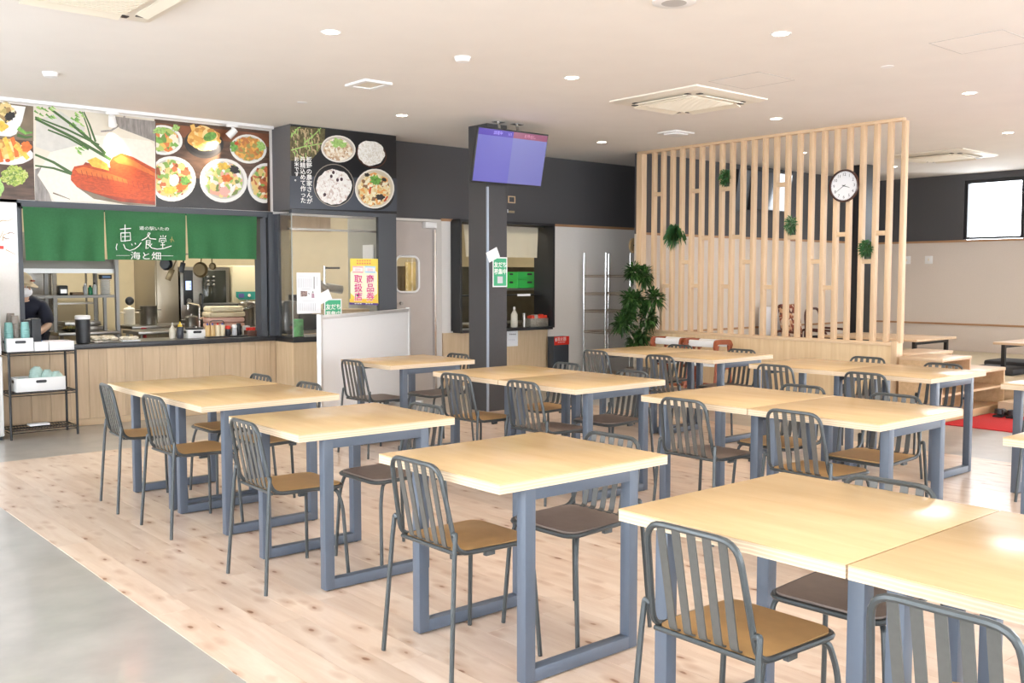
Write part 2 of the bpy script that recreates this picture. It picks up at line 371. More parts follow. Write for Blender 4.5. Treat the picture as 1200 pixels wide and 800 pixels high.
# back wall with the kitchen door and the serving window
b = MB(); YW = 9.2
b.m(0).box(5.93, X1, YW, YW+.1, 2.03, CZ)
b.m(1).box(6.77, 6.93, YW, YW+.1, .70, 2.03); b.box(8.40, X1, YW, YW+.1, 0, 2.03); b.box(6.93, 8.40, YW, YW+.1, 0, .72)
b.box(6.77, 6.93, YW, YW+.1, 0, .70)
b.m(0).box(5.93, 6.77, YW, YW+.1, 2.02, 2.031)
struct(b.build('wall_back', [M_dark, M_white], smooth=False), 'charcoal over white back wall')
b = MB(); b.box(6.765, 6.93, YW-.018, YW+.001, 2.005, 2.035); b.box(8.42, X1, YW-.018, YW+.001, 2.005, 2.035)
struct(b.build('trim_3', M_trim, smooth=False), 'thin brown rail under the charcoal wall')
struct(MB().box(6.78, 8.44, YW-.02, YW, 0.06, .70).build('trim_4', M_oakp, smooth=False), 'oak veneer panel under the serving window')
b = MB(); b.box(8.44, 9.02, YW-.012, YW, 0, .06); b.box(6.77, 8.44, YW-.024, YW, 0, .06)
struct(b.build('baseboard_back', M_cream, smooth=False))

# counter wall: white pier at the left, black frame round the kitchen opening, header that carries the menus
YC = 9.28
b = MB()
b.m(0).box(X0, 2.275, YC, YC+.1, 0, 2.03); b.m(0).box(X0, 5.93, YC, YC+.1, 2.0, CZ); b.box(2.275, 4.68, YC+.02, YC+.09, 0, .70)
struct(b.build('wall_counter', [M_white], smooth=False), 'white pier and header round the kitchen opening')
b = MB(); b.box(2.265, 2.30, YC-.015, YC+.12, .70, 2.0); b.box(2.265, 4.68, YC-.015, YC+.12, 1.965, 2.022); b.box(4.535, 4.60, YC-.015, YC+.12, .70, 1.965); b.box(4.62, 4.69, YC-.03, YC+.12, .70, 2.0)
struct(b.build('trim_5', mat('graphite_frame', (0.065, 0.072, 0.085), 0.45), smooth=False), 'dark grey frame of the kitchen opening')
# soffit box over the glazed corner
b = MB(); b.box(4.69, 5.945, 8.885, YC+.05, 2.03, CZ)
struct(b.build('wall_soffit', mat('soffit_grey', (0.115, 0.112, 0.118), 0.7, var=0.08, vscale=120), smooth=False), 'grey boxed soffit')
# kitchen shell
b = MB(); b.box(0.2, 10.4, 12.9, 13.0, 0, CZ); b.box(.1, .2, YC+.1, 13.0, 0, CZ); b.box(10.4, 10.5, 9.3, 13.0, 0, CZ)
struct(b.build('wall_kitchen', M_kwall, smooth=False), 'beige kitchen wall')

# door to the kitchen
b = MB(); b.m(0).box(6.145, 6.545, YW+.02, YW+.06, .02, 1.19); b.box(6.145, 6.545, YW+.02, YW+.06, 1.585, 1.985)
b.box(6.145, 6.16, YW+.02, YW+.06, 1.19, 1.585); b.box(6.455, 6.545, YW+.02, YW+.06, 1.19, 1.585); b.box(6.545, 6.69, YW+.02, YW+.06, .02, 1.985)
door = struct(b.build('door_1', mat('door_beige', (0.50, 0.445, 0.41), 0.5, var=0.03, vscale=6), smooth=False), 'beige swing door with a rounded window')
ring = [(6.3075+x, YW+.013, 1.3875+z) for x, z in rrect(.315, .405, .07)]
MB().tube(ring, .013, n=6, closed=True).build('window_gasket', M_wplast, door)
MB().prism([(p[0], YW+.036, p[2]) for p in ring], (0, .006, 0)).build('pane', M_glass, door, smooth=False)
b = MB(); b.box(6.075, 6.14, YW-.012, YW+.1, 0, 2.02); b.box(6.695, 6.77, YW-.012, YW+.1, 0, 2.02); b.box(6.14, 6.695, YW-.012, YW+.1, 1.99, 2.02)
b.build('door_frame', mat('frame_grey', (0.62, 0.60, 0.57), 0.4, metal=.2), door, smooth=False)
MB().box(6.52, 6.68, YW-.05, YW+.02, 1.915, 1.985, bev=.008).build('door_closer', M_wplast, door)
MB().box(6.66, 6.685, YW-.02, YW+.02, .02, 1.9).build('hinge_strip', M_chrome, door, smooth=False)
MB().tube([(6.2, YW-.003, 1.06), (6.2, YW-.03, 1.06)], .018, n=12).build('lock', M_steel, door)

# counter front: oak boards
cnt = struct(MB().box(1.99, 4.70, YC-.002, YC+.02, .06, .70).build('wall_counter_front', M_blackwood, smooth=False), 'oak boarded counter front')
x = 2.0
bm_ = bpy.data.meshes.new('board'); _b = MB().box(0, 1, 0, 1, 0, 1).bm; _b.to_mesh(bm_); _b.free(); bm_.materials.append(M_oakv)
while x < 4.68:
    w = min(.164, 4.685-x); o = bpy.data.objects.new('board', bm_); COL.objects.link(o); o.parent = cnt
    o.location = (x+.0012, YC-.016, .062); o.scale = (w-.0024, .016, .638); x += .164
o = MB().box(1.99, 4.70, YC-.022, YC, 0, .06).build('baseboard_counter', wood('base_oak', (0.66, 0.50, 0.33), (0.58, 0.42, 0.26), axis=0, scale=8), smooth=False); struct(o)
ct = MB(); ct.m(0).box(1.99, 4.72, YC-.05, YC+.0, .70, .748, bev=.004); ct.m(1).box(2.30, 4.62, YC+.001, 9.80, .705, .745)
tag(ct.build('serving_counter', [M_blackwood, M_steel]), 'long black edged serving counter with a steel top below the green curtain', 'counter')

# glazed corner beside the counter
gz = thing('glass_display', 'glazed corner box with black posts under the rice bowl picture', 'glass booth', (0, 0, 0))
YG = 8.885
MB().box(4.69, 5.945, YG, YC, .06, .695).build('base_panel', M_oakp, gz, smooth=False)
MB().box(4.68, 5.95, YG-.012, YC, .695, .75, bev=.004).build('sill', M_black, gz)
b = MB(); b.box(5.715, 5.94, YG, YG+.05, .75, 2.03); b.box(4.69, 5.715, YG-.004, YG+.05, 1.995, 2.032)
b.box(4.69, 4.72, YG+.3, YC, .75, 2.0)
b.build('frame', mat('graphite_frame', (0.04, 0.045, 0.055), 0.45), gz, smooth=False)
MB().box(4.70, 5.72, YG+.012, YG+.018, .75, 2.0).build('pane', M_glass, gz, smooth=False)
MB().box(4.692, 4.698, YG+.012, YC-.06, .75, 2.0).build('pane', M_glass, gz, smooth=False)
MB().box(4.69, 4.699, YG+.006, YG+.016, .75, 2.0).build('glass_bead', mat('bead_grey', (0.35, 0.37, 0.36), .3), gz, smooth=False)
MB().box(4.69, 5.72, YG+.05, YG+.10, 1.83, 1.85).build('inner_rail', M_steel, gz, smooth=False)

# serving window: black box frame through the back wall
sw = struct(MB().box(6.91, 6.94, 9.02, 9.38, .72, 2.025).box(8.385, 8.415, 9.02, 9.38, .72, 2.025).box(6.94, 8.385, 9.02, 9.38, .70, .735).box(6.94, 8.385, 9.02, 9.38, 1.995, 2.025).build('window_serving', M_black, smooth=False), 'black boxed serving window')
MB().box(6.94, 8.385, 9.24, 9.38, 1.125, 1.14).build('shelf', M_black, sw, smooth=False)
lab(MB().box(7.98, 8.19, 9.232, 9.24, 1.118, 1.145).build('shelf_label', M_paper, sw, smooth=False), 'white label on the shelf edge')

# charcoal column
cl = struct(MB().box(6.15, 6.405, 7.58, 7.88, 0, CZ).build('wall_column', mat('column_wrap', (0.055, 0.054, 0.058), .6, var=.1, vscale=120, bump=.1), smooth=False), 'square charcoal column')
MB().box(6.145, 6.165, 7.572, 7.592, .0, 2.25).build('corner_guard', mat('guard_silver', (.34, .39, .48), .35, metal=.5), cl, smooth=False)

# ================================================================== TABLES AND CHAIRS
TW, TD, TH = 0.80, 0.705, 0.70
def make_table():
    t = thing('dining_table', '', 'table')
    b = MB(); b.m(0).box(-TW/2, TW/2, -TD/2, TD/2, TH-.004, TH, bev=.0012); b.build('tabletop', M_top, t)
    MB().box(-TW/2+.0005, TW/2-.0005, -TD/2+.0005, TD/2-.0005, TH-.034, TH-.004).build('plywood_edge', M_ply, t, smooth=False)
    for s in (-1, 1):
        y0, y1 = sorted((s*(TD/2-.025), s*(TD/2-.07)))
        b = MB(); q = .0025; W = .27; k = .045
        b.box(-W, -W+k, y0, y1, .006, TH-.0345, bev=q); b.box(W-k, W, y0, y1, .006, TH-.0345, bev=q)
        b.box(-W+k-.003, W-k+.003, y0+.0004, y1-.0004, .006, .051, bev=q); b.box(-W+k-.003, W-k+.003, y0+.0004, y1-.0004, TH-.0795, TH-.0348, bev=q)
        f = b.build('leg_frame', M_legblue, t)
        for sx in (-1, 1): MB().lathe((sx*(W-.022), (y0+y1)/2, 0), [(.012, 0), (.012, .0065)], n=10).build('glide', M_dplast, f)
    MB().box(-.02, .02, -TD/2+.06, TD/2-.06, TH-.06, TH-.0345).build('under_rail', M_legblue, t, smooth=False)
    return t
TABLES = [
 (2.39, 5.107, 0, 'birch table joined to another, nearer half of the pair by the counter', 'birch dining tables'),
 (2.39, 5.835, -.6, 'birch table joined to another, farther half of the pair by the counter', 'birch dining tables'),
 (2.335, 3.965, -1, 'single birch table between the counter pair and the single table in front', 'birch dining tables'),
 (2.343, 2.682, -.4, 'single birch table standing alone in the middle foreground, tan chair at its left', 'birch dining tables'),
 (2.39, 1.515, 0, 'large looking birch table in the right foreground, left half of the bright pair', 'birch dining tables'),
 (2.39, .805, 0, 'birch table at the lower right corner, cut off by the frame', 'birch dining tables'),
 (4.385, 6.41, 0, 'single birch table in front of the whiteboard', 'birch dining tables'),
 (4.36, 5.13, 0, 'birch table beside the charcoal column, farther half of its pair', 'birch dining tables'),
 (4.36, 4.42, 0, 'birch table before the charcoal column, nearer half of its pair', 'birch dining tables'),
 (4.43, 3.265, 0, 'birch table of the middle right pair, farther left half', 'birch dining tables'),
 (4.43, 2.555, 0, 'birch table of the middle right pair, nearer right half', 'birch dining tables'),
 (6.62, 5.88, 0, 'birch table next to the pot plant, farther half of its pair', 'birch dining tables'),
 (6.62, 5.17, 0, 'birch table before the red child chairs, nearer half of its pair', 'birch dining tables'),
 (6.52, 4.06, 0, 'birch table along the batten screen, left half of the right pair', 'birch dining tables'),
 (6.52, 3.355, 0, 'birch table near the shoe shelves, right half of the pair by the screen', 'birch dining tables'),
 (6.57, 2.235, 0, 'birch table corner at the right edge near the red carpet', 'birch dining tables'),
 (4.485, 1.345, 0, 'birch table corner at the right edge, lower and nearer of the two', 'birch dining tables'),
]
T0 = None
for (x, y, r, l, g) in TABLES:
    if T0 is None:
        T0 = make_table(); T0.location = (x, y, 0); T0.rotation_euler.z = RAD(r); T0['label'] = l; T0['group'] = g
    else: dup(T0, (x, y, 0), RAD(r), l, g)

def make_chair(seat_mat):
    t = thing('dining_chair', '', 'chair'); R = .0088
    P = [(-.200, .142, .724), (-.200, -.142, .724), (-.143, -.166, .425), (.205, -.174, .417), (.205, .174, .417), (-.143, .166, .425)]
    MB().tube(fillet(P, [.055, .055, .05, .06, .06, .05], n=5, closed=True), R, n=8, closed=True).build('frame', M_chair, t)
    MB().tube([(-.143, -.160, .4255), (-.143, .160, .4255)], .0072, n=6).build('back_rail', M_chair, t)
    sm = None
    for k in range(5):
        y = (k-2)*.0485; w = .0124
        c = fillet([(-.1985, 0, .719), (-.1475, 0, .455), (-.142, 0, .436), (-.128, 0, .4335)], .02, n=3)
        if sm is None:
            b = MB(); T = .0022
            up = []
            for i, p in enumerate(c):
                d = (Vector(c[min(i+1, len(c)-1)])-Vector(c[max(i-1, 0)])).normalized(); nrm = Vector((d.z, 0, -d.x))
                up.append([b.bm.verts.new(Vector(p)+nrm*sx*T+Vector((0, sy*w, 0))) for sx, sy in ((-1, -1), (1, -1), (1, 1), (-1, 1))])
            for A, B in zip(up, up[1:]):
                for q in range(4): b.bm.faces.new((A[q], A[(q+1) % 4], B[(q+1) % 4], B[q]))
            b.bm.faces.new(up[0]); b.bm.faces.new(up[-1])
            o = b.build('slat', M_slat, t); sm = o.data
        else:
            o = bpy.data.objects.new('slat', sm); COL.objects.link(o); o.parent = t
        o.location = (0, y, 0)
    b = MB(); sh = [(x+.03, y) for x, y in rrect(.338, .338, .045, n=4)]
    b.m(1).prism([(x, y, .418) for x, y in sh], (0, 0, .006))
    b.m(0).prism([(x*.985+.0004, y*.985, .4241) for x, y in sh], (0, 0, .007))
    b.build('seat', [seat_mat, M_dplast], t)
    for s in (-1, 1):
        MB().tube(fillet([(-.158, s*.164, .492), (-.160, s*.181, .502), (-.168, s*.184, .43), (-.198, s*.204, .004)], [.0, .012, .02, 0], n=4), .0085, n=8).build('leg', M_chair, t)
        MB().tube(fillet([(.115, s*.12, .408), (.165, s*.165, .404), (.185, s*.180, .33), (.198, s*.204, .004)], [0, .02, .05, 0], n=4), .0085, n=8).build('leg', M_chair, t)
    MB().tube([(.115, -.125, .408), (.115, .125, .408)], .0085, n=8).build('under_bar', M_chair, t)
    for s in (-1, 1): MB().box(-.02, .02, s*.160-.008, s*.160+.008, .398, .412).build('seat_bracket', M_chair, t, smooth=False)
    return t
A = 0; Bk = pi; G1 = 'metal slat chairs'
CHAIRS = [  # x, y, facing, turn (deg), tan?, label
 (2.085, 2.722, A, 0, 1, 'tan seat slat chair at the left of the single table in the middle foreground'),
 (2.043, 3.955, A, -2, 1, 'tan seat slat chair at the left of the second single table'),
 (2.066, 5.815, A, -5, 1, 'tan seat slat chair farthest left by the counter pair'),
 (2.068, 5.10, A, 1, 1, 'tan seat slat chair second from the left by the counter pair'),
 (2.075, 1.518, A, 0, 1, 'large tan seat slat chair with its back to us in the right foreground'),
 (1.985, .845, A, 0, 1, 'slat chair back in the bottom right corner, seat cut off by the frame'),
 (2.60, 2.66, Bk, 1, 0, 'brown seat slat chair at the far side of the single foreground table'),
 (2.57, 3.89, Bk, 0, 0, 'brown seat slat chair at the far side of the second single table'),
 (2.62, 5.15, Bk, 0, 1, 'tan seat slat chair at the far side of the counter pair, right of two'),
 (2.62, 5.78, Bk, 0, 1, 'tan seat slat chair at the far side of the counter pair, left of two'),
 (2.61, 1.49, Bk, 3, 0, 'brown seat slat chair at the far side of the bright foreground pair'),
 (4.03, 6.35, A, 2, 0, 'brown seat slat chair in front of the whiteboard'),
 (4.00, 5.03, A, 3, 1, 'tan seat slat chair before the charcoal column'),
 (4.03, 4.39, A, 0, 0, 'brown seat slat chair right of the one before the charcoal column'),
 (4.09, 3.21, A, 0, 0, 'brown seat slat chair, left one before the middle right pair of tables'),
 (4.13, 2.58, A, -1, 1, 'tan seat slat chair, right one before the middle right pair of tables'),
 (4.63, 6.33, Bk, 0, 0, 'brown seat slat chair between the whiteboard table and the column'),
 (4.71, 5.13, Bk, -2, 1, 'tan seat slat chair behind the column pair, near the fire extinguisher box'),
 (4.62, 4.40, Bk, 0, 0, 'brown seat slat chair behind the column pair, right of two'),
 (4.72, 3.17, Bk, 0, 1, 'tan seat slat chair behind the middle right pair, left of two'),
 (4.71, 2.60, Bk, 0, 1, 'tan seat slat chair behind the middle right pair, right of two'),
 (6.14, 5.86, A, 0, 0, 'slat chair back in front of the chrome shelf'),
 (6.15, 5.15, A, 0, 0, 'slat chair back in front of the first red child chair'),
 (6.12, 4.05, A, 0, 0, 'slat chair back at the left before the screen pair of tables'),
 (6.08, 3.33, A, 0, 0, 'slat chair back at the right before the screen pair of tables'),
 (6.83, 5.83, Bk, 0, 0, 'slat chair top rail behind the plant table, left of two'),
 (6.80, 5.12, Bk, 0, 0, 'slat chair top rail behind the plant table, right of two'),
 (6.87, 3.98, Bk, 0, 0, 'slat chair top rail against the oak base of the batten screen'),
 (6.75, 3.32, Bk, 0, 0, 'slat chair near the shoe shelves, at the far side of the screen pair'),
 (6.26, 2.23, A, 0, 0, 'slat chair at the right edge, only a leg in view'),
]
C0 = {1: None, 0: None}
for (x, y, f, r, tn, l) in CHAIRS:
    if C0[tn] is None:
        c = C0[tn] = make_chair(M_tan if tn else M_brown); c.location = (x, y, 0); c.rotation_euler.z = f + RAD(r); c['label'] = l; c['group'] = G1
    else: dup(C0[tn], (x, y, 0), f + RAD(r), l, G1)

# ================================================================== CEILING
M_lens = mat('lamp_lens', (1, .93, .82), .4, emit=(1.0, 0.86, 0.68), estr=14.0)
def downlight(x, y, label):
    t = thing('downlight', label, 'ceiling light', (x, y, CZ), 0, 'round recessed downlights')
    MB().lathe((0, 0, 0), [(.05, -.001), (.062, -.004), (.066, 0)], n=24).build('rim', M_wplast, t)
    MB().lathe((0, 0, 0), [(0, -.0022), (.05, -.0022)], n=24).build('lens', M_lens, t)
    l = bpy.data.lights.new('downlight_lamp', 'SPOT'); l.energy = DOWNLIGHT_W; l.color = (1.0, .84, .66); l.spot_size = RAD(125); l.spot_blend = .7; l.shadow_soft_size = .06
    o = bpy.data.objects.new('downlight_lamp', l); COL.objects.link(o); o.location = (x, y, CZ-.03)
for x, y, l in [(3.155, 5.43, 'recessed downlight at the upper left of the ceiling, nearest to the big air conditioner corner'), (5.25, 7.745, 'recessed downlight between the rice bowl picture and the column'),
                (5.26, 5.455, 'recessed downlight left of the middle ceiling cassette'), (7.99, 7.796, 'recessed downlight right of the television, before the batten screen'),
                (5.32, 3.635, 'recessed downlight at the top of the photo, right of the middle'), (8.09, 5.566, 'recessed downlight just above the batten screen'),
                (8.196, 3.765, 'recessed downlight right of the batten screen top'), (10.73, 4.51, 'recessed downlight near the right edge over the raised room'),
                (10.53, 6.862, 'recessed downlight seen between the battens')]: downlight(x, y, l)
for x, y, l in [(1.2, 1.6, 'over the camera'), (3.2, 3.6, 'above the single foreground table'), (3.2, 1.6, 'above the bright foreground pair'), (5.3, 1.6, 'above the lower right table corner'), (8.2, 1.6, 'above the red carpet'), (12.6, 4.5, 'over the right low table'), (12.8, 6.9, 'in the far corner of the raised room')]:  # unseen downlights, added for more light in the room
    downlight(x, y, 'added downlight outside the picture, ' + l)

def cassette(cx, cy, label):
    t = thing('ceiling_air_conditioner', label, 'air conditioner', (cx, cy, CZ), 0, 'four way ceiling cassettes')
    H = .475
    b = MB(); b.lathe((0, 0, 0), [(H*1.414, 0), (H*1.414, -.012), (.43*1.414, -.03), (.40*1.414, -.032)], n=4, axis=Matrix.Rotation(RAD(45), 3, 'Z').to_quaternion()); b.build('panel', mat('cassette_ivory', (.80, .75, .66), .45), t)
    b = MB()
    b.box(-.27, .27, -.27, .27, -.046, -.0325, bev=.004); b.build('grille_frame', M_cream, t)
    for k in range(16): 
        y = -.25 + .5*k/15; MB().box(-.255, .255, y-.004, y+.004, -.050, -.0462).build('slat', M_cream, t, smooth=False)
    for k in range(4):
        R = Matrix.Rotation(RAD(90*k), 4, 'Z'); b = MB(); b.box(-.26, .26, .315, .385, -.045, -.038, rot=Matrix.Rotation(RAD(-14), 3, 'X')); b.bm.transform(R); b.build('vane', M_cream, t, smooth=False)
        for sx in (-1, 1):
            b = MB(); b.box(sx*.285-.02, sx*.285+.02, .33, .375, -.0375, -.0325); b.bm.transform(R); b.build('vane_socket', M_dplast, t, smooth=False)
cassette(6.66, 5.47, 'ivory four way cassette in the middle of the ceiling')
cassette(12.05, 5.85, 'ivory four way cassette over the raised room at the right')
cassette(1.72, 5.41, 'ivory four way cassette cut off at the top left')
t = thing('ceiling_vent', 'white square vent with a raised frame near the top left', 'vent', (4.2, 6.655, CZ))
b = MB(); [b.box(*q, -.018, 0) for q in ((-.125, .125, -.15, -.11), (-.125, .125, .11, .15), (-.125, -.085, -.11, .11), (.085, .125, -.11, .11))]; b.build('frame', M_wplast, t, smooth=False)
MB().box(-.08, .08, -.105, .105, -.010, -.001).build('grille', M_cream, t, smooth=False)
t = thing('ceiling_speaker', 'white square ceiling fitting before the top of the batten screen', 'vent', (8.05, 6.77, CZ))
MB().box(-.15, .15, -.13, .13, -.014, 0, bev=.005).build('frame', M_wplast, t); MB().box(-.10, .10, -.085, .085, -.03, -.0145, bev=.006).build('grille', M_wplast, t)
for x, y, l in [(2.176, 7.845, 'white smoke detector over the menu board'), (4.201, 5.447, 'white smoke detector right of the first downlight')]:
    t = thing('smoke_detector', l, 'smoke detector', (x, y, CZ), 0, 'smoke detectors')
    MB().lathe((0, 0, 0), [(.055, 0), (.055, -.012), (.047, -.03), (.03, -.036), (0, -.036)], n=20).build('body', M_wplast, t); MB().lathe((0, 0, 0), [(.058, 0), (.058, -.006), (.0555, -.006)], n=20).build('base', M_wplast, t)
for x, y, l in [(4.206, 7.744, 'small flush sprinkler cover left of the column'), (6.725, 3.688, 'small flush sprinkler cover near the right ceiling hatch'), (8.9+.3, 7.3, 'small flush sprinkler cover over the batten screen')]:
    t = thing('sprinkler_cover', l, 'sprinkler', (x, y, CZ), 0, 'sprinkler covers')
    MB().lathe((0, 0, 0), [(.045, 0), (.045, -.004), (.02, -.006), (0, -.006)], n=20).build('plate', M_wplast, t)
t = thing('ceiling_loudspeaker', 'round grey ceiling loudspeaker cut off by the top edge', 'loudspeaker', (4.253, 3.60, CZ))
MB().lathe((0, 0, 0), [(.12, 0), (.12, -.008), (.105, -.012)], n=28).build('ring', M_wplast, t); MB().lathe((0, 0, 0), [(0, -.013), (.1045, -.0115)], n=28).build('grille', mat('grille_grey', (.45, .44, .43), .7), t)
for x, y, l in [(6.40, 4.63, 'flush access hatch in the ceiling right of the middle cassette'), (6.5, 2.92, 'flush access hatch at the top right of the ceiling')]:
    b = MB()
    for q in ((-.235, .235, -.235, -.229), (-.235, .235, .229, .235), (-.235, -.229, -.229, .229), (.229, .235, -.229, .229)): b.box(*q, -.002, 0)
    t = thing('access_hatch', l, 'hatch', (x, y, CZ), 0, 'ceiling hatches'); b.build('frame', mat('alu_grey', (.5, .48, .46), .5), t, smooth=False)
    MB().box(-.228, .228, -.228, .228, -.0015, 0).build('panel', M_ceiling, t, smooth=False)

# spot rail over the menu board
t = thing('track_rail', 'white lighting rail along the top of the menu board', 'lighting rail', (0, 0, 0))
MB().box(1.9, 4.64, 9.13, 9.165, CZ-.03, CZ, bev=.003).build('rail', M_wplast, t)
M_lens2 = mat('spot_lens', (1, .95, .85), .4, emit=(1, .88, .68), estr=40)
for x, tx, l in [(3.05, 3.10, 'white rail spotlight over the carrots picture'), (4.20, 4.03, 'white rail spotlight over the salad bowls picture')]:
    t = thing('rail_spotlight', l, 'spotlight', (x, 9.145, CZ-.03), 0, 'rail spotlights')
    MB().box(-.055, .055, -.016, .016, -.022, 0, bev=.003).build('adapter', M_wplast, t)
    MB().tube([(0, 0, -.02), (0, 0, -.06)], .01).build('stem', M_wplast, t)
    d = Vector((tx-x, .12, -.19)).normalized(); q = d.to_track_quat('-Z', 'Y')
    b = MB(); b.lathe((0, 0, -.075), [(.0, .05), (.028, .045), (.034, 0), (.036, -.055), (.03, -.055)], n=18, axis=q); b.build('head', M_wplast, t)
    MB().lathe(Vector((0, 0, -.075)), [(0, -.05), (.029, -.05)], n=18, axis=q).build('lens', M_lens2, t)
    lt = bpy.data.lights.new('spot_lamp', 'SPOT'); lt.energy = SPOT_W; lt.color = (1, .86, .66); lt.spot_size = RAD(58); lt.spot_blend = .8; lt.shadow_soft_size = .02
    o = bpy.data.objects.new('spot_lamp', lt); COL.objects.link(o); o.location = Vector((x, 9.145, CZ-.105)) + d*.062; o.rotation_euler = q.to_euler()

# ================================================================== MENU BOARD PICTURES (flat prints)
YP = 9.272
class Print:
    """flat print built up in thin layers on a wall plane, laid out in picture pixels of that plane"""
    def __init__(s, y): s.y = y; s.b = MB(); s.mats = []; s.k = 0
    def mi(s, m):
        if m not in s.mats: s.mats.append(m)
        s.b.m(s.mats.index(m)); s.k += 1
    def P(s, x, y): p = pix(x, y, 1, s.y); return Vector((p.x, s.y - .0006 - .00004*s.k, p.z))
    def poly(s, m, pts): s.mi(m); s.b.poly([s.P(*p) for p in pts]); return s
    def wpoly(s, m, pts): s.mi(m); s.b.poly([Vector((x, s.y-.0006-.00004*s.k, z)) for x, z in pts]); return s
    def ell(s, m, cx, cy, rx, ry, rot=0, n=28, wob=0, seed=0, clip=None):
        s.mi(m); rr = random.Random(seed); pts = []
        for k in range(n):
            a = 2*pi*k/n; w = 1 + wob*(rr.random()-.5)*2; x, y = rx*w*cos(a), ry*w*sin(a); c, q = cos(RAD(rot)), sin(RAD(rot))
            X, Y = cx+x*c-y*q, cy+x*q+y*c
            if clip: X = min(max(X, clip[0]), clip[1]); Y = min(max(Y, clip[2] + clip[4]*(X-clip[0])), clip[3] + clip[5]*(X-clip[0])) if len(clip) > 4 else Y
            pts.append(s.P(X, Y))
        s.b.poly(pts); return s
    def stroke(s, m, pts, w0, w1=None):
        w1 = w0 if w1 is None else w1; s.mi(m); L = len(pts); up, dn = [], []
        for i, p in enumerate(pts):
            a, b_ = Vector(pts[max(i-1, 0)]), Vector(pts[min(i+1, L-1)]); d = (b_-a).normalized(); n_ = Vector((-d.y, d.x)); w = (w0+(w1-w0)*i/max(1, L-1))/2
            up.append(s.P(p[0]+n_.x*w, p[1]+n_.y*w)); dn.append(s.P(p[0]-n_.x*w, p[1]-n_.y*w))
        for i in range(L-1): s.b.poly([up[i], up[i+1], dn[i+1], dn[i]])
        return s
    def build(s, parent, name='print'): return s.b.build(name, s.mats, parent, smooth=False)
C = lambda n, c, r=.32, **k: mat('ink_'+n, c, r, **k)
ink_w = C('white', (.82, .80, .76)); ink_cream = C('cream', (.72, .66, .55), var=.06, vscale=9); ink_brown = C('brown', (.10, .055, .035), var=.4, vscale=7, stretch=(1, 1, 4)); ink_wood = C('greywood', (.30, .27, .25), var=.3, vscale=9, stretch=(6, 1, 1))
ink_dk = C('dark', (.025, .022, .022), var=.3, vscale=9); ink_g1 = C('leaf', (.16, .36, .07), var=.5, vscale=30); ink_g2 = C('stem', (.06, .13, .035)); ink_g3 = C('lightgreen', (.35, .55, .16), var=.3, vscale=60)
ink_or = C('carrot', (.54, .075, .014), var=.25, vscale=16, stretch=(2, 1, 6)); ink_or2 = C('carrot_light', (.72, .17, .03), var=.2, vscale=18); ink_or3 = C('carrot_dark', (.33, .045, .015), var=.3, vscale=14); ink_y = C('yellow', (.85, .52, .08), var=.25, vscale=30)
ink_black = C('black', (.012, .012, .014), .28); ink_navy = C('navy', (.055, .065, .085), .28, var=.25, vscale=1.2); ink_sh = C('shade', (.20, .15, .10), var=.3, vscale=6)
salad = food('ink_salad', [(.20, .42, .08), (.45, .55, .15), (.85, .78, .62), (.70, .22, .06), (.75, .5, .12), (.16, .30, .06)], 26)
salad2 = food('ink_salad_red', [(.55, .16, .06), (.24, .40, .09), (.80, .72, .55), (.80, .52, .20), (.30, .08, .03), (.72, .55, .2)], 28)
salad3 = food('ink_ham_salad', [(.85, .80, .70), (.78, .42, .30), (.40, .55, .14), (.85, .65, .25), (.20, .26, .07), (.9, .85, .8)], 26)
fried = food('ink_fried', [(.75, .38, .08), (.60, .25, .05), (.85, .52, .15), (.35, .30, .08), (.5, .18, .05)], 34)
tempura = food('ink_tempura', [(.85, .52, .14), (.75, .38, .08), (.9, .65, .28), (.6, .28, .06)], 24)
noodle = food('ink_noodle', [(.75, .58, .25), (.40, .25, .1), (.85, .75, .5), (.12, .09, .06), (.5, .38, .14)], 28)
herb = food('ink_herb', [(.30, .42, .06), (.45, .52, .10), (.16, .26, .04), (.55, .58, .2)], 70)

def board(name, label, x0, x1, z0, z1):
    t = thing(name, label, 'poster')
    MB().box(x0, x1, YP, YP+.0075, z0, z1).build('panel', ink_w, t, smooth=False); return t
zt, zb = 2.842, 2.026
# left: fritters and sweet potato
t = board('menu_poster', 'leftmost food picture with fritters and chips, cut off by the left edge', 1.70, 2.412, zb, zt)
p = Print(YP); p.wpoly(ink_brown, [(1.70, zb), (2.412, zb), (2.412, zt), (1.70, zt)])
p.poly(ink_sh, [(-30, 116), (39, 124.5), (39.3, 165), (-30, 160)])
p.poly(ink_w, [(-30, 118), (30, 125), (26, 142), (19, 157), (12, 160), (-30, 157)]).ell(noodle, 4, 132, 14, 12, wob=.15).ell(ink_dk, 12, 136, 6, 5, rot=-30, wob=.2, seed=3).ell(ink_y, 0, 148, 9, 6, wob=.2)
p.stroke(ink_g1, [(21, 150), (30, 156), (38, 155)], 5, 2).stroke(ink_g2, [(20, 158), (30, 161), (38, 160)], 4, 2)
p.ell(ink_w, 8, 180, 31, 13, rot=4, wob=.05, clip=(-60, 38.6)).ell(tempura, 6, 175, 25, 12, rot=6, wob=.12)
for i, (a, b_) in enumerate((((-6, 166), (2, 190)), ((5, 161), (14, 188)), ((14, 161), (20, 184)), ((17, 170), (33, 186)))): p.stroke(ink_y if i % 2 else ink_or2, [a, ((a[0]+b_[0])/2+1, (a[1]+b_[1])/2), b_], 5, 5)
p.ell(ink_or2, 31, 172, 6, 6, wob=.2).ell(ink_or, 9, 188, 3, 2)
p.ell(herb, 17, 206, 15, 11.5, wob=.14, n=40).ell(ink_g3, -3, 220, 7, 12, wob=.2)
p.build(t)
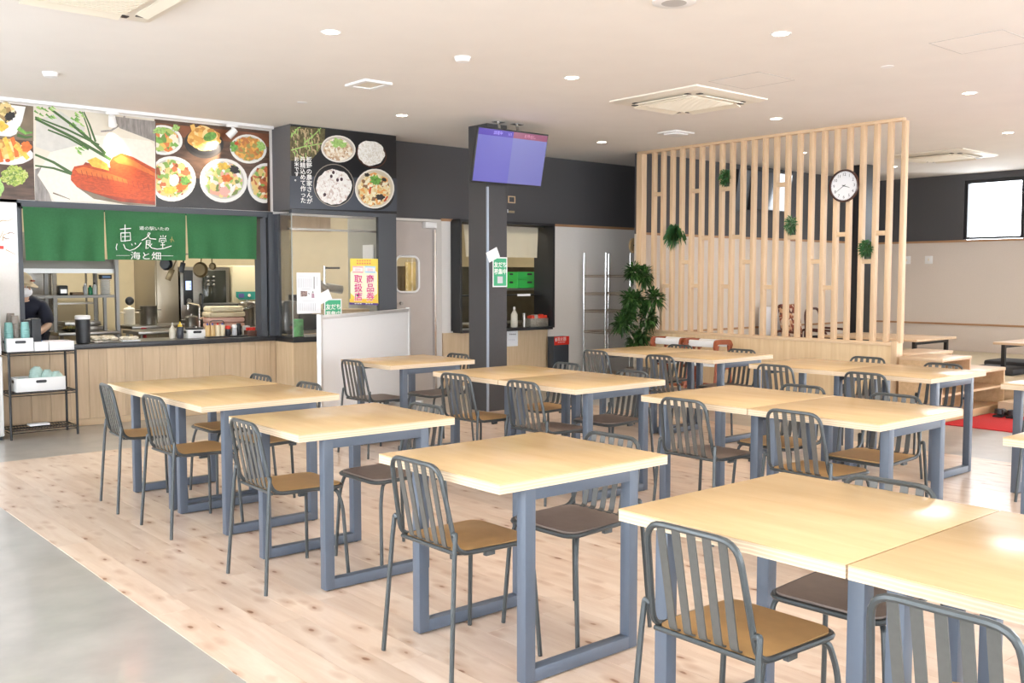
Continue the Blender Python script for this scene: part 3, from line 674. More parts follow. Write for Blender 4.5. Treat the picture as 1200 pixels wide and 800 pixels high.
# middle: carrots
t = board('menu_poster', 'wide picture of two red carrots with green stems', 2.412, 3.482, zb, zt)
p = Print(YP); p.wpoly(ink_cream, [(2.412, zb), (3.482, zb), (3.482, zt), (2.412, zt)])
p.poly(ink_wood, [(132, 136), (182, 142), (182, 166), (140, 150)]).poly(ink_wood, [(41, 198), (48, 196), (61, 237), (41, 236)]).poly(C('linen', (.82, .76, .66), var=.05, vscale=30), [(60, 176), (110, 158), (176, 165), (182, 172), (182, 215), (150, 236), (64, 236), (44, 205)])
p.poly(C('linen_light', (.62, .60, .55), var=.05, vscale=20), [(42, 142), (70, 130), (100, 150), (92, 170), (60, 178), (42, 172)])
p.poly(ink_sh, [(90, 219), (130, 230), (182, 236), (182, 241), (150, 240), (110, 233)])
p.poly(ink_or3, [(100, 190), (182, 208), (182, 240), (140, 236), (96, 222), (84, 210)])
p.poly(ink_or, [(83, 203), (87, 195), (98, 193), (120, 197), (150, 206), (182, 218), (182, 236), (150, 233), (110, 226), (90, 219), (83, 211)])
p.poly(ink_or2, [(88, 198), (98, 195.5), (125, 202), (150, 211), (150, 215), (120, 208), (92, 203)])
p.poly(ink_or, [(128, 191), (132, 184), (142, 179), (156, 184), (182, 198), (182, 223), (160, 215), (140, 206), (130, 200)]).poly(ink_or2, [(133, 187), (142, 182), (157, 188), (182, 203), (182, 207), (156, 195), (138, 191)])
p.poly(ink_y, [(102, 188), (112, 184), (126, 192), (128, 200), (108, 195)])
for i in range(14):
    x = 95+i*6; p.stroke(ink_or3, [(x, 199+i*1.3), (x+2, 206+i*1.3)], .7)
for a, b_, w in (((41, 139), (130, 187), 3.2), ((57, 126), (124, 180), 3.2), ((41, 137), (116, 170), 2.2), ((56, 152), (104, 175), 2.2), ((98, 131), (112, 166), 2), ((96, 131), (108, 168), 1.6), ((41, 181), (84, 203), 3), ((41, 194), (84, 204), 2.4)): p.stroke(ink_g2, [a, ((a[0]+b_[0])/2, (a[1]+b_[1])/2-2), b_], w*.8, w*1.2)
rr = random.Random(4)
for i in range(34):
    cx, cy = (rr.uniform(41, 66), rr.uniform(125, 140)) if i < 14 else (rr.uniform(83, 98), rr.uniform(131, 158)) if i < 28 else (rr.uniform(90, 100), rr.uniform(172, 182))
    p.stroke(ink_g1 if i % 3 else ink_g3, [(cx-2.5, cy-1.5), (cx, cy+.6), (cx+2.5, cy+1.8)], 2.4, .8)
p.stroke(ink_wood, [(118, 154), (130, 153), (141, 146), (146, 136)], 2, 2.4).stroke(ink_sh, [(62, 226), (73, 230), (82, 233.5)], 1.6, .6)
p.build(t)
# right: six bowls
t = board('menu_poster', 'picture of six salad and tempura bowls on dark wood', 3.482, 4.655, zb, zt)
p = Print(YP); p.wpoly(ink_brown, [(3.482, zb), (4.655, zb), (4.655, zt), (3.482, zt)])
p.poly(C('redwood', (.20, .07, .03), var=.3, vscale=6), [(182.5, 144), (315, 157), (315, 172), (262, 165), (182.5, 158)]).poly(ink_dk, [(182.5, 205), (314, 215), (314, 247), (182.5, 242)])
cl_ = (182.8, 313.2)
for cx, cy, rx, ry, f, sd in ((191, 164, 23, 17.5, salad, 1), (239, 168, 23, 17.5, tempura, 2), (291, 174.5, 21.5, 17, fried, 5), (201, 209.5, 28.5, 26.5, salad2, 6), (262, 211.5, 28, 25.8, salad3, 7), (311, 214.5, 21, 23.5, salad2, 8)):
    p.ell(ink_dk if f is tempura else ink_w, cx, cy, rx, ry, rot=8, clip=cl_)
    p.ell(C('bowl_shade', (.55, .52, .46)) if f is not tempura else ink_black, cx, cy-.4, rx*.86, ry*.85, rot=8, clip=cl_)
    p.ell(f, cx, cy-(6 if f is tempura else .5), rx*.83, ry*.82, rot=8, wob=.08, seed=sd, n=36, clip=cl_)
p.stroke(tempura, [(225, 146), (229, 158)], 5, 6).stroke(tempura, [(237, 147), (236, 158)], 5, 6).ell(ink_g1, 246, 160, 8, 5, rot=-20)
p.ell(ink_g3, 206, 150, 4.5, 4, wob=.3, seed=9).ell(ink_g3, 187, 153, 7, 4, wob=.3, seed=10).ell(ink_g3, 306, 171, 5, 6, wob=.3, seed=11).ell(ink_g1, 274, 172, 4, 6, wob=.3).ell(ink_or, 277, 168, 2.4, 2)
p.ell(ink_w, 204, 211, 5.5, 7, rot=15).ell(ink_or2, 213, 219, 6.5, 4, rot=-15, wob=.2).ell(ink_y, 199, 223, 8, 4, wob=.2).ell(ink_g1, 217, 212, 5, 5, wob=.3)
p.ell(ink_dk, 275, 199, 6, 4, rot=25, wob=.3).ell(ink_y, 262, 195, 7, 4, wob=.3).ell(C('ham', (.80, .45, .38)), 263, 224, 6, 5, wob=.2).ell(ink_or2, 266, 209, 6, 4, wob=.3)
p.build(t)
# soffit picture: four rice bowls and rice ears, white upright lettering
YS = 8.884
t = thing('rice_poster', 'black picture of four rice bowls with upright white lettering on the soffit', 'poster')
MB().box(4.694, 5.942, YS-.006, YS, 2.034, 2.868).build('panel', ink_black, t, smooth=False)
p = Print(YS-.006); p.poly(ink_navy, [(339.6, 206), (465, 209), (465, 247.6), (339.6, 244)])
rr = random.Random(2)
p.poly(C('ear_shade', (.12, .10, .04), var=.5, vscale=40), [(340, 148), (381, 151), (380, 170), (366, 186), (352, 188), (340, 188)])
for i in range(70):
    x, y = rr.uniform(341, 374), rr.uniform(150, 184)
    if x > 362 and y > 176: continue
    dx = rr.uniform(-2, 6); p.stroke(C('ear', (.50, .38, .22)) if i % 4 else ink_g3, [(x, y), (x+dx*.5, y+2), (x+dx*.6, y+6)], 1.5, .7)
for a, m_, b_ in (((341, 176), (355, 172), (378, 168)), ((356, 168), (366, 160), (376, 150)), ((341, 160), (349, 150), (352, 149))): p.stroke(ink_g3, [a, m_, b_], 1.6, 1)
rice = food('ink_rice', [(.85, .84, .80), (.78, .76, .70), (.88, .87, .84), (.70, .66, .58)], 70); rice2 = food('ink_mixed_rice', [(.80, .70, .55), (.70, .55, .38), (.85, .80, .70), (.50, .33, .2)], 46); rice3 = food('ink_bean_rice', [(.82, .80, .77), (.76, .72, .68), (.85, .84, .8), (.60, .5, .45), (.83, .8, .78)], 50); rice4 = food('ink_gomoku', [(.80, .68, .40), (.72, .55, .25), (.85, .78, .58), (.25, .13, .06), (.75, .35, .1)], 34)
cer = C('bowl_rim', (.78, .74, .68)); p.ell(ink_black, 396, 178, 20.5, 16, rot=10)
p.ell(cer, 396.3, 174.5, 20.3, 15.8, rot=8).ell(C('bowl_in', (.55, .50, .44)), 396.3, 174.3, 18.6, 14.2, rot=8).ell(rice2, 396, 175.5, 17, 12.6, rot=8, wob=.05)
p.ell(ink_g3, 396, 167.5, 9, 5, rot=6, wob=.35, seed=5)
p.ell(C('lacquer', (.10, .035, .02)), 435, 181, 18.3, 15, rot=25).ell(ink_black, 435, 181, 17.2, 14, rot=25).ell(rice, 434.5, 179.5, 16.5, 14.2, rot=22, wob=.06, seed=4)
p.ell(C('lacquer_rim', (.30, .26, .22)), 391, 217, 24, 25.2, rot=-18).ell(ink_black, 391, 217, 23, 24.2, rot=-18).ell(rice3, 391, 219, 20.8, 20.5, rot=-18, wob=.05, seed=6)
for bx, by in ((390.5, 202), (388, 206.5), (395.3, 210.8), (400, 210), (380.3, 228)): p.ell(C('bean', (.06, .025, .035)), bx, by, 1.6, 2.1)
p.ell(ink_black, 440, 226, 22, 20, rot=25).ell(cer, 438.8, 221, 23, 23.4, rot=30).ell(C('bowl_in'.replace('in', 'inside'), (.62, .55, .42)), 438.8, 221, 21.3, 21.6, rot=30).ell(rice4, 438.3, 222, 19, 19.3, rot=25, wob=.06, seed=8)
p.ell(ink_g1, 440, 211.5, 6.8, 6, wob=.3, seed=7).ell(ink_dk, 450, 210.5, 3, 2, rot=30).ell(ink_dk, 445.5, 231, 5, 3.2, wob=.25).ell(ink_dk, 430, 205, 3, 2, wob=.3).stroke(ink_or, [(434, 219), (433, 227)], 2).stroke(ink_or, [(450, 236), (454, 230)], 2)
p.build(t)
def vtext(body, px, py0, py1, yplane, m, parent, wid=1.0, off=.006, name='lettering', bold=.012):
    a, b_ = pix(px, py0, 1, yplane), pix(px, py1, 1, yplane); n = len(body); step = (a.z-b_.z)/n
    for i, ch in enumerate(body):
        text(name, ch, step*1.02, face_my(a.x, yplane-off, a.z-step*(i+.5)) @ Matrix.Diagonal((wid, 1, 1, 1)), m, parent, .0004, bold=bold)
vtext('板野の農家さんが', 361.7, 184, 239.5, YS-.006, M_tx_w, t, 1.1)
vtext('丹精込めて作った', 354.4, 184, 238.5, YS-.006, M_tx_w, t, 1.1)
vtext('お米です。', 347.2, 184, 213, YS-.006, M_tx_w, t, 1.1)

# pale wall picture and price tag at the far left
t = thing('branch_poster', 'white poster of gold branches left of the green curtain', 'poster')
MB().box(1.75, 2.262, 9.266, 9.279, 1.48, 1.995).build('panel', M_paper, t, smooth=False)
p = Print(9.266); g = C('gold', (.55, .38, .18)); g2 = C('twig', (.30, .17, .10))
for pts in (((-6, 262), (3, 258), (9, 259), (15, 256)), ((3, 282), (4, 275), (10, 273)), ((4, 278), (8, 280), (11, 279)), ((2, 290), (6, 292), (12, 295), (18, 298)), ((9, 273.5), (13, 272), (17, 274)), ((-6, 285), (1, 277), (4, 270))): p.stroke(g if pts[0][0] < 4 else g2, list(pts), 1.3, .5)
p.build(t)
t = thing('price_tag', 'small white price tag on the branch poster', 'price tag'); a = pix(1.2, 291, 1, 9.262)
MB().box(a.x-.06, a.x+.035, 9.258, 9.264, a.z-.05, a.z+.04).build('card', M_tx_w, t, smooth=False)
MB().box(a.x-.02, a.x+.02, 9.2572, 9.258, a.z-.005, a.z+.022).build('print', M_red, t, smooth=False)

# ================================================================== COUNTER FRONT: CURTAIN, RACK, THINGS ON THE COUNTER
M_green = mat('noren_green', (.075, .262, .115), .85, var=.06, vscale=60, bump=.1)
def cloth(name, x0, x1, z0, z1, y, m, amp=.018, folds=3.0, seed=0, parent=None, pinch=.0, nx=36, nz=18, sag=0.0):
    b = MB(); rr = random.Random(seed); ph = rr.random()*6; V = []
    for j in range(nz+1):
        row = []
        for i in range(nx+1):
            u, v = i/nx, j/nz; w = v**1.2
            x = x0 + (x1-x0)*u + (pinch*(0.5-u)*w if pinch else 0)
            yy = y - amp*w*(sin(u*folds*2*pi+ph) + .5*sin(u*folds*5.1+ph*2+v*2)) - .008*w
            row.append(b.bm.verts.new((x, yy, z1-(z1-z0)*v - sag*w*sin(u*pi)*(1 if seed % 2 else .6))))
        V.append(row)
    for j in range(nz):
        for i in range(nx): b.bm.faces.new((V[j][i], V[j][i+1], V[j+1][i+1], V[j+1][i]))
    r = bmesh.ops.solidify(b.bm, geom=b.bm.faces[:], thickness=.002)
    return b.build(name, m, parent)
nr = thing('noren_curtain', 'green split curtain with white lettering over the kitchen counter', 'curtain')
yN = 9.235
cloth('panel', 2.300, 2.985, 1.50, 1.965, yN, M_green, seed=1, parent=nr, pinch=.02)
cloth('panel', 2.992, 3.748, 1.515, 1.965, yN, M_green, amp=.006, seed=2, parent=nr, pinch=.02)
cloth('panel', 3.756, 4.485, 1.535, 1.965, yN, M_green, amp=.014, seed=5, parent=nr, pinch=.02)
MB().tube([(2.27, yN+.01, 1.957), (4.55, yN+.01, 1.957)], .009).build('rod', M_black, nr)
yT = yN-.026
p = Print(yT+.002); W = C('noren_white', (.85, .87, .84), .7)
def S(*pts, w=.9): p.stroke(W, list(pts), w)
S((146.5, 263), (146.5, 283), w=1); S((140.5, 268.5), (153.5, 267.5)); S((141.5, 273), (142, 282.5), (153, 281.5)); S((141.5, 273), (152.5, 272.5), (153, 281.5)); S((143, 277.3), (151.5, 276.8), w=.7)
S((137.3, 285.5), (136, 290), (136.8, 293)); S((144.6, 286), (147, 291.5), (152, 293.5), (158, 291.5), (162.5, 288), (165.5, 284)); S((154, 285.5), (155, 287.5)); S((158, 284.5), (159, 286.3))
S((166, 281.5), (171, 279), (174.5, 275.5), (176, 273), (174, 272.6), (172.8, 275), (176, 279.5), (183, 280.2)); S((172, 282), (176, 281.8), (175.8, 286), (171.5, 286.3)); S((171.5, 281.5), (171, 291.5), (174, 290)); S((171.5, 284.2), (175.8, 284), w=.6); S((173.5, 286.5), (178, 290.5), (184, 291.8), (192, 291), (201, 288)); S((178, 285.5), (176, 288), w=.7)
S((188, 276), (189, 278), w=.7); S((191, 275.5), (191, 278), w=.7); S((194.5, 276), (193, 278.2), w=.7); S((186.5, 283.5), (187, 279.5), (194, 279.3), (194.3, 283)); S((188.8, 281.5), (192.5, 281.3), (192.5, 284), (189, 284.2), (188.8, 281.5), w=.7); S((190.6, 284.5), (190.6, 290.4), w=.8); S((188, 287), (193.3, 286.8), w=.7)
S((136, 299.3), (152, 299.3), w=.4); S((188.5, 299.6), (203, 299.6), w=.4)
p.stroke(C('noren_tan', (.35, .33, .12), .7), [(199, 281), (202, 280), (204, 283)], .8).stroke(C('noren_tan', (.35, .33, .12), .7), [(200.5, 284), (201.5, 277.5)], .8)
p.build(nr, 'brush_lettering')
a, b_ = pix(157, 299.5, 1, yT), pix(185, 300.5, 1, yT)
text('lettering', '海と畑', .078, face_my((a.x+b_.x)/2, yT, a.z-.005) @ Matrix.Diagonal((1.25, 1, 1, 1)), W, nr, .0005)
a = pix(181, 268, 1, yT); text('lettering', '道の駅いたの', .038, face_my(a.x, yT, a.z) @ Matrix.Diagonal((1.25, 1, 1, 1)), W, nr, .0005)

# white cabinet cut off by the left edge
t = thing('white_cabinet', 'tall white cabinet cut off by the left edge beside the wire rack', 'cabinet', (0, 0, 0))
MB().box(1.30, 2.015, 8.86, 9.20, .03, .70, bev=.01).build('body', M_wplast, t); MB().box(1.30, 2.012, 8.86, 9.20, .708, 1.36, bev=.01).build('door', M_wplast, t); MB().box(1.30, 2.0, 8.88, 9.18, 0, .03).build('plinth', M_dplast, t, smooth=False)

# black wire rack
rk = thing('wire_rack', 'black wire rack left of the counter', 'rack')
for x in (2.05, 2.575):
    for y in (8.80, 9.10): MB().tube([(x, y, 0), (x, y, .735)], .0105, n=8).build('post', M_iron, rk)
for z in (.075, .385, .725):
    f = MB(); f.tube([(2.05, 8.80, z), (2.575, 8.80, z), (2.575, 9.10, z), (2.05, 9.10, z)], .006, n=6, closed=True); f.tube([(2.05, 8.80, z-.022), (2.575, 8.80, z-.022), (2.575, 9.10, z-.022), (2.05, 9.10, z-.022)], .004, n=6, closed=True)
    sh = f.build('shelf', M_iron, rk)
    w = MB(); [w.tube([(2.05+.525*k/22, 8.80, z+.004), (2.05+.525*k/22, 9.10, z+.004)], .0022, n=4) for k in range(1, 22)]
    [w.tube([(2.05, y, z-.002), (2.575, y, z-.002)], .003, n=4) for y in (8.9, 9.0)]
    o = w.build('wires', M_iron, rk); o['kind'] = 'stuff'
def bin_(name, label, cat, x0, x1, y0, y1, z0, z1, m, holes=True, wall=.006, hole_col=M_dplast, group=None):
    t = thing(name, label, cat, ((x0+x1)/2, (y0+y1)/2, z0), 0, group); hx, hy, h = (x1-x0)/2, (y1-y0)/2, z1-z0
    b = MB(); b.box(-hx, hx, -hy, hy, 0, wall); b.box(-hx, hx, -hy, -hy+wall, wall, h, bev=.002); b.box(-hx, hx, hy-wall, hy, wall, h, bev=.002); b.box(-hx, -hx+wall, -hy+wall, hy-wall, wall, h); b.box(hx-wall, hx, -hy+wall, hy-wall, wall, h)
    b.build('body', m, t)
    if holes:
        lab(MB().prism([(u*1+0, -hy-.0012, h*.72+v) for u, v in rrect(.085, .024, .011)], (0, .0016, 0)).build('handle_slot', hole_col, t, smooth=False), 'dark handle slot')
        MB().prism([(-hx-.0012, u, h*.72+v) for u, v in rrect(.07, .024, .011)], (.0016, 0, 0)).build('handle_slot', hole_col, t, smooth=False)
    return t
ZR = .7315
bin_('storage_box', 'white box with a dark slot on top of the wire rack, full of stacked cups', 'box', 2.055, 2.255, 8.85, 9.08, ZR, ZR+.112, M_wplast)
bin_('storage_box', 'white box on the middle shelf of the wire rack, holding teal bowls', 'box', 2.11, 2.50, 8.84, 9.06, .392, .505, M_wplast)
M_teal = mat('teal_plastic', (.20, .42, .40), .35, var=.1, vscale=30); M_celadon = mat('celadon', (.42, .58, .54), .3, var=.12, vscale=20); M_taupe = mat('taupe_plastic', (.30, .26, .23), .35, var=.1, vscale=30)
ORD = ['lowest', 'second', 'third', 'fourth', 'fifth', 'sixth', 'seventh', 'eighth', 'ninth', 'tenth', 'eleventh', 'twelfth', 'thirteenth', 'fourteenth', 'fifteenth']
def cupstack(x, y, z, n, m, label, cat='cup', r=.036, pitch=.0185, tilt=0, grp='cups stacked in the white box'):
    base = None; R = Matrix.Rotation(RAD(tilt), 4, 'Y')
    for k in range(n):
        loc = Vector((x, y, z)) + (R @ Vector((0, 0, k*pitch)))
        if base is None:
            base = MB().lathe((0, 0, 0), [(r, 0), (r+.002, .004), (r-.002, .006), (r*.80, .068), (r*.78, .07), (0, .07)], n=16).build('cup', m, None, loc=loc); o = base
        else: o = base.copy(); COL.objects.link(o); o.location = loc
        o.rotation_euler = (0, RAD(tilt), 0); tag(o, label.replace('@', ORD[k]), cat, grp)
cupstack(2.085, 8.93, ZR+.008, 10, M_teal, 'teal cup, @ from the bottom, left stack in the rack-top box')
cupstack(2.145, 8.97, ZR+.008, 13, M_taupe, 'taupe cup, @ from the bottom, middle stack in the rack-top box')
cupstack(2.21, 8.92, ZR+.008, 10, M_teal, 'teal cup, @ from the bottom, right stack in the rack-top box')
cupstack(2.125, 9.02, ZR+.008, 14, M_taupe, 'taupe cup, @ from the bottom, rear stack in the rack-top box')
def bowlstack(x, y, z, n, label, tilt=0):
    base = None; R = Matrix.Rotation(RAD(tilt), 4, 'Y')
    for k in range(n):
        loc = Vector((x, y, z)) + (R @ Vector((0, 0, k*.016)))
        if base is None: base = MB().lathe((0, 0, 0), [(.053, 0), (.055, .003), (.045, .026), (.026, .045), (.026, .05), (.022, .05), (.02, .046), (0, .046)], n=18).build('bowl', M_celadon, None, loc=loc); o = base
        else: o = base.copy(); COL.objects.link(o); o.location = loc
        o.rotation_euler = (0, RAD(tilt), 0); tag(o, label.replace('@', ORD[k]), 'bowl', 'teal bowls in the box on the wire rack')
bowlstack(2.275, 8.95, .40, 10, 'teal bowl, @ from the bottom of the tallest leaning stack on the middle shelf', 8)
bowlstack(2.375, 8.93, .40, 8, 'teal bowl, @ from the bottom of the second stack on the middle shelf')
bowlstack(2.445, 8.91, .40, 7, 'teal bowl, @ from the bottom of the right stack on the middle shelf')
bowlstack(2.175, 8.95, .40, 4, 'teal bowl, @ from the bottom of the shortest left stack, middle shelf')
t = thing('tray_stand', 'black ribbed upright holder full of thin black trays on the wire rack', 'tray stand', (2.285, 8.99, ZR))
MB().box(-.02, .052, -.06, .06, 0, .27, bev=.004).build('body', M_dplast, t)
for k in range(9): MB().box(-.016+k*.008, -.013+k*.008, -.068, -.058, .02, .265).build('tray', mat('tray_grey', (.075, .078, .085), .4), t, smooth=False)
MB().box(-.055, -.021, -.05, .06, .05, .262, bev=.006).build('end_block', M_dplast, t)
bin_('small_basket', 'small white basket in front of the black tray stand', 'basket', 2.262, 2.368, 8.83, 8.93, ZR, ZR+.075, M_wplast, holes=False)
bin_('tray_basket', 'low white basket with pink lining on the wire rack', 'basket', 2.376, 2.575, 8.83, 9.05, ZR, ZR+.075, M_wplast, holes=False)
o = MB().box(2.386, 2.565, 8.84, 9.04, ZR+.05, ZR+.064, bev=.003).build('pink_napkins', mat('pink_paper', (.80, .40, .40), .7, var=.15, vscale=30)); tag(o, 'pink paper napkins lying in the low white basket', 'napkins')
o = MB().box(2.22, 2.38, 8.90, 9.0, .088, .104, bev=.004).build('paper_pack', M_paper); tag(o, 'flat white pack on the bottom shelf of the wire rack', 'paper pack')
o = MB().ball((2.35, 9.07, ZR+.05), .045, sc=(1, .8, .8)).build('blue_cloth', mat('blue_cloth', (.06, .16, .42), .8, bump=.3, vscale=30)); tag(o, 'crumpled blue cloth behind the low white basket', 'cloth')

ZT = .7485
t = thing('waste_bin', 'black round canister with a white lid on the left end of the counter', 'canister', (2.80, 9.33, ZT))
MB().lathe((0, 0, 0), [(.052, 0), (.06, .006), (.064, .21), (.066, .212), (.066, .222)], n=26).build('body', M_dplast, t); MB().lathe((0, 0, .2215), [(.067, 0), (.067, .03), (.06, .036), (0, .036)], n=26).build('lid', M_wplast, t)
# condiments along the right of the counter
t = thing('sauce_bottle', 'dark squeeze bottle with a yellow cap on the counter', 'bottle', (3.755, 9.45, ZT))
MB().lathe((0, 0, 0), [(.03, 0), (.033, .006), (.033, .10), (.026, .115), (.016, .118)], n=18).build('body', mat('sauce_dark', (.05, .055, .07), .3), t); lab(MB().lathe((0, 0, .1182), [(.022, 0), (.02, .02), (.007, .03), (.005, .05), (0, .05)], n=16).build('cap', mat('cap_yellow', (.8, .55, .04), .4), t), 'yellow cap')
t = thing('squeeze_bottle', 'pale squeeze bottle beside the dark yellow capped one', 'bottle', (3.705, 9.52, ZT)); MB().lathe((0, 0, 0), [(.03, 0), (.032, .006), (.03, .09), (.012, .12), (0, .14)], n=18).build('body', M_cream, t)
MB().lathe((0, 0, .1401), [(.006, 0), (.004, .02), (0, .02)], n=10).build('nozzle', M_wplast, t)
t = bin_('counter_basket', 'white plastic basket with a dark slot on the counter', 'basket', 3.815, 4.005, 9.40, 9.55, ZT, ZT+.085, M_wplast)
o = MB().lathe((3.91, 9.475, ZT+.0855), [(.085, 0), (.088, .012), (.03, .02), (.012, .034), (0, .034)], n=24).build('pan_lid', M_dplast); tag(o, 'dark lid lying on the white counter basket', 'lid')
t = thing('condiment_tray', 'black tray with a wire handle under the tan jars', 'tray', (4.15, 9.43, ZT))
MB().box(-.17, .27, -.09, .09, 0, .012, bev=.004).build('base', M_dplast, t)
MB().tube(fillet([(-.09, .02, .012), (-.09, .02, .165), (.06, .02, .165), (.06, .02, .012)], .03), .005).build('handle', M_iron, t)
M_tanj = mat('jar_tan', (.66, .45, .20), .35); M_tanj2 = mat('jar_cream', (.78, .68, .48), .35)
for k, (x, m) in enumerate(((4.015, M_tanj), (4.068, M_tanj), (4.122, M_tanj2), (4.172, M_tanj2))):
    t = thing('condiment_jar', 'tall %s jar, %s of four on the black counter tray' % (('tan', 'tan', 'cream', 'cream')[k], ('first from the left', 'second', 'third', 'last')[k]), 'jar', (x, 9.40, ZT+.0125), 0, 'tall condiment jars')
    MB().lathe((0, 0, 0), [(.023, 0), (.0245, .004), (.0245, .105), (.02, .112), (0, .112)], n=18).build('body', m, t); MB().lathe((0, 0, .1121), [(.012, 0), (.006, .02), (0, .022)], n=12).build('nozzle', (M_red if k == 2 else mat('noz_blue', (.12, .14, .4), .4)), t)
for k, (x, y, c, h, capm, l) in enumerate(((4.235, 9.41, (.03, .03, .035), .065, M_red, 'small dark shaker with a red cap'), (4.30, 9.40, (.55, .56, .58), .075, M_wplast, 'small clear shaker with a white cap'), (4.355, 9.42, (.02, .02, .022), .085, M_dplast, 'black spice tin'), (4.40, 9.50, (.5, .5, .5), .06, M_dplast, 'steel spice tin'), (4.28, 9.53, (.03, .03, .03), .07, M_dplast, 'black sauce pot behind the shakers'))):
    t = thing('shaker', l+' right of the tan jars', 'shaker', (x, y, ZT+(.0125 if x < 4.42 and 9.34 < y < 9.52 else 0)))
    MB().lathe((0, 0, 0), [(.024, 0), (.026, .004), (.025, h), (.02, h+.004)], n=16).build('body', mat('shk_%d' % k, c, .3), t); MB().lathe((0, 0, h+.0042), [(.026, 0), (.026, .022), (.018, .032), (0, .032)], n=16).build('cap', capm, t)
t = bin_('spice_box', 'brown wooden box of red capped spices at the right end of the counter', 'box', 4.43, 4.545, 9.38, 9.46, ZT, ZT+.058, mat('box_brown', (.10, .045, .03), .5), holes=False)
for k in range(4):
    o = MB().lathe((4.448+k*.026, 9.42, ZT+.0065), [(.011, 0), (.011, .052), (.0118, .053), (.0118, .08), (0, .082)], n=12).build('spice_bottle', M_red); tag(o, 'red capped spice bottle in the brown box, %s from the left' % ('first', 'second', 'third', 'fourth')[k], 'bottle', 'red capped spice bottles')
bin_('clear_tray', 'small clear tray at the right end of the counter', 'tray', 4.56, 4.66, 9.30, 9.37, ZT, ZT+.045, mat('clear_grey', (.55, .57, .58), .2), holes=False)
o = MB().box(4.46, 4.52, 9.50, 9.56, ZT, ZT+.10, bev=.005).build('paper_carton', M_wplast); tag(o, 'white paper carton behind the brown spice box', 'carton')
rr = random.Random(5)
for k, (x0, x1, y0, y1, m, l) in enumerate(((2.90, 3.14, 9.33, 9.50, M_steel, 'steel tray of wrapped food on the counter'), (3.15, 3.32, 9.32, 9.42, M_paper, 'crumpled white wrap on the counter'), (2.92, 3.20, 9.55, 9.72, M_steel, 'second steel tray behind the wrapped food'))):
    t = thing('food_tray', l, 'tray', (0, 0, 0)); b = MB(); b.box(x0, x1, y0, y1, ZT, ZT+.012, bev=.004); b.build('tray', m, t)
    b = MB(); [b.ball((rr.uniform(x0+.03, x1-.03), rr.uniform(y0+.03, y1-.03), ZT+.03), .03, seg=8, rings=6, sc=(1.3, 1, .6)) for _ in range(9)]
    o = b.build('wrapped_food', mat('wrap_film', (.75, .68, .55), .25, var=.25, vscale=30, bump=.6), t); o['kind'] = 'stuff'

# ================================================================== KITCHEN
def ktable(x0, x1, y0, y1, z, label):
    t = thing('work_table', label, 'work table', (0, 0, 0)); MB().box(x0, x1, y0, y1, z-.035, z, bev=.004).build('top', M_steel, t)
    for x in (x0+.04, x1-.04):
        for y in (y0+.04, y1-.04): MB().tube([(x, y, 0), (x, y, z-.036)], .018, n=8).build('leg', M_steel, t)
    MB().box(x0+.02, x1-.02, y0+.02, y1-.02, .18, .20).build('undershelf', M_steel, t, smooth=False); return t
ktable(2.86, 3.46, 10.30, 10.9, .80, 'steel work table under the overshelf')
ktable(3.74, 4.45, 10.75, 11.3, .82, 'steel work table that carries the stock pot')
ktable(3.55, 5.02, 10.02, 10.5, .80, 'steel work table behind the condiments')
t = thing('overshelf', 'two tier steel overshelf at the left of the kitchen', 'shelf')
M_ss = mat('shelf_steel', (.26, .25, .235), .45, metal=.3); MB().box(2.55, 3.47, 10.45, 10.85, 1.40, 1.54, bev=.004).build('top_tier', M_ss, t); MB().box(2.66, 3.46, 10.42, 10.80, 1.143, 1.17).build('shelf', M_ss, t, smooth=False)
MB().box(2.55, 3.47, 10.44, 10.46, 1.395, 1.44).build('lip', mat('bright_steel', (.55, .55, .54), .4, metal=.6), t, smooth=False)
for x, y in ((2.88, 10.48), (3.37, 10.48), (2.88, 10.78), (3.37, 10.78)): MB().box(x-.015, x+.015, y-.015, y+.015, .801, 1.1425 if y < 10.6 else 1.395).build('post', M_ss, t, smooth=False)
o = MB().box(3.462, 3.495, 10.40, 10.45, 0, 2.2).build('white_post', mat('post_grey', (.45, .45, .46), .5), None, smooth=False); tag(o, 'white upright post at the right end of the overshelf', 'post')
t = thing('upright_fridge', 'tall brushed steel refrigerator behind the overshelf', 'refrigerator', (0, 0, 0))
MB().box(2.55, 3.22, 11.6, 12.3, .10, 1.85, bev=.01).build('body', M_steel, t); MB().box(2.60, 3.20, 11.57, 11.598, .95, 1.82, bev=.006).build('door', M_steel, t); MB().box(2.60, 3.20, 11.57, 11.598, .14, .92, bev=.006).build('door', M_steel, t); MB().tube([(3.15, 11.54, 1.0), (3.15, 11.54, 1.4)], .012).build('handle', M_chrome, t)
for x in (2.6, 3.17):
    for y in (11.65, 12.25): MB().tube([(x, y, 0), (x, y, .1)], .02).build('leg', M_steel, t)
t = thing('steel_fridge', 'plain tall steel refrigerator left of the oven', 'refrigerator', (0, 0, 0))
MB().box(4.28, 4.56, 11.5, 12.2, 0, 1.72, bev=.008).build('body', mat('dull_steel', (.42, .37, .29), .35, metal=.8), t); MB().box(4.29, 4.55, 11.47, 11.498, .1, 1.70, bev=.005).build('door', mat('dull_steel', (.42, .37, .29), .35, metal=.8), t)
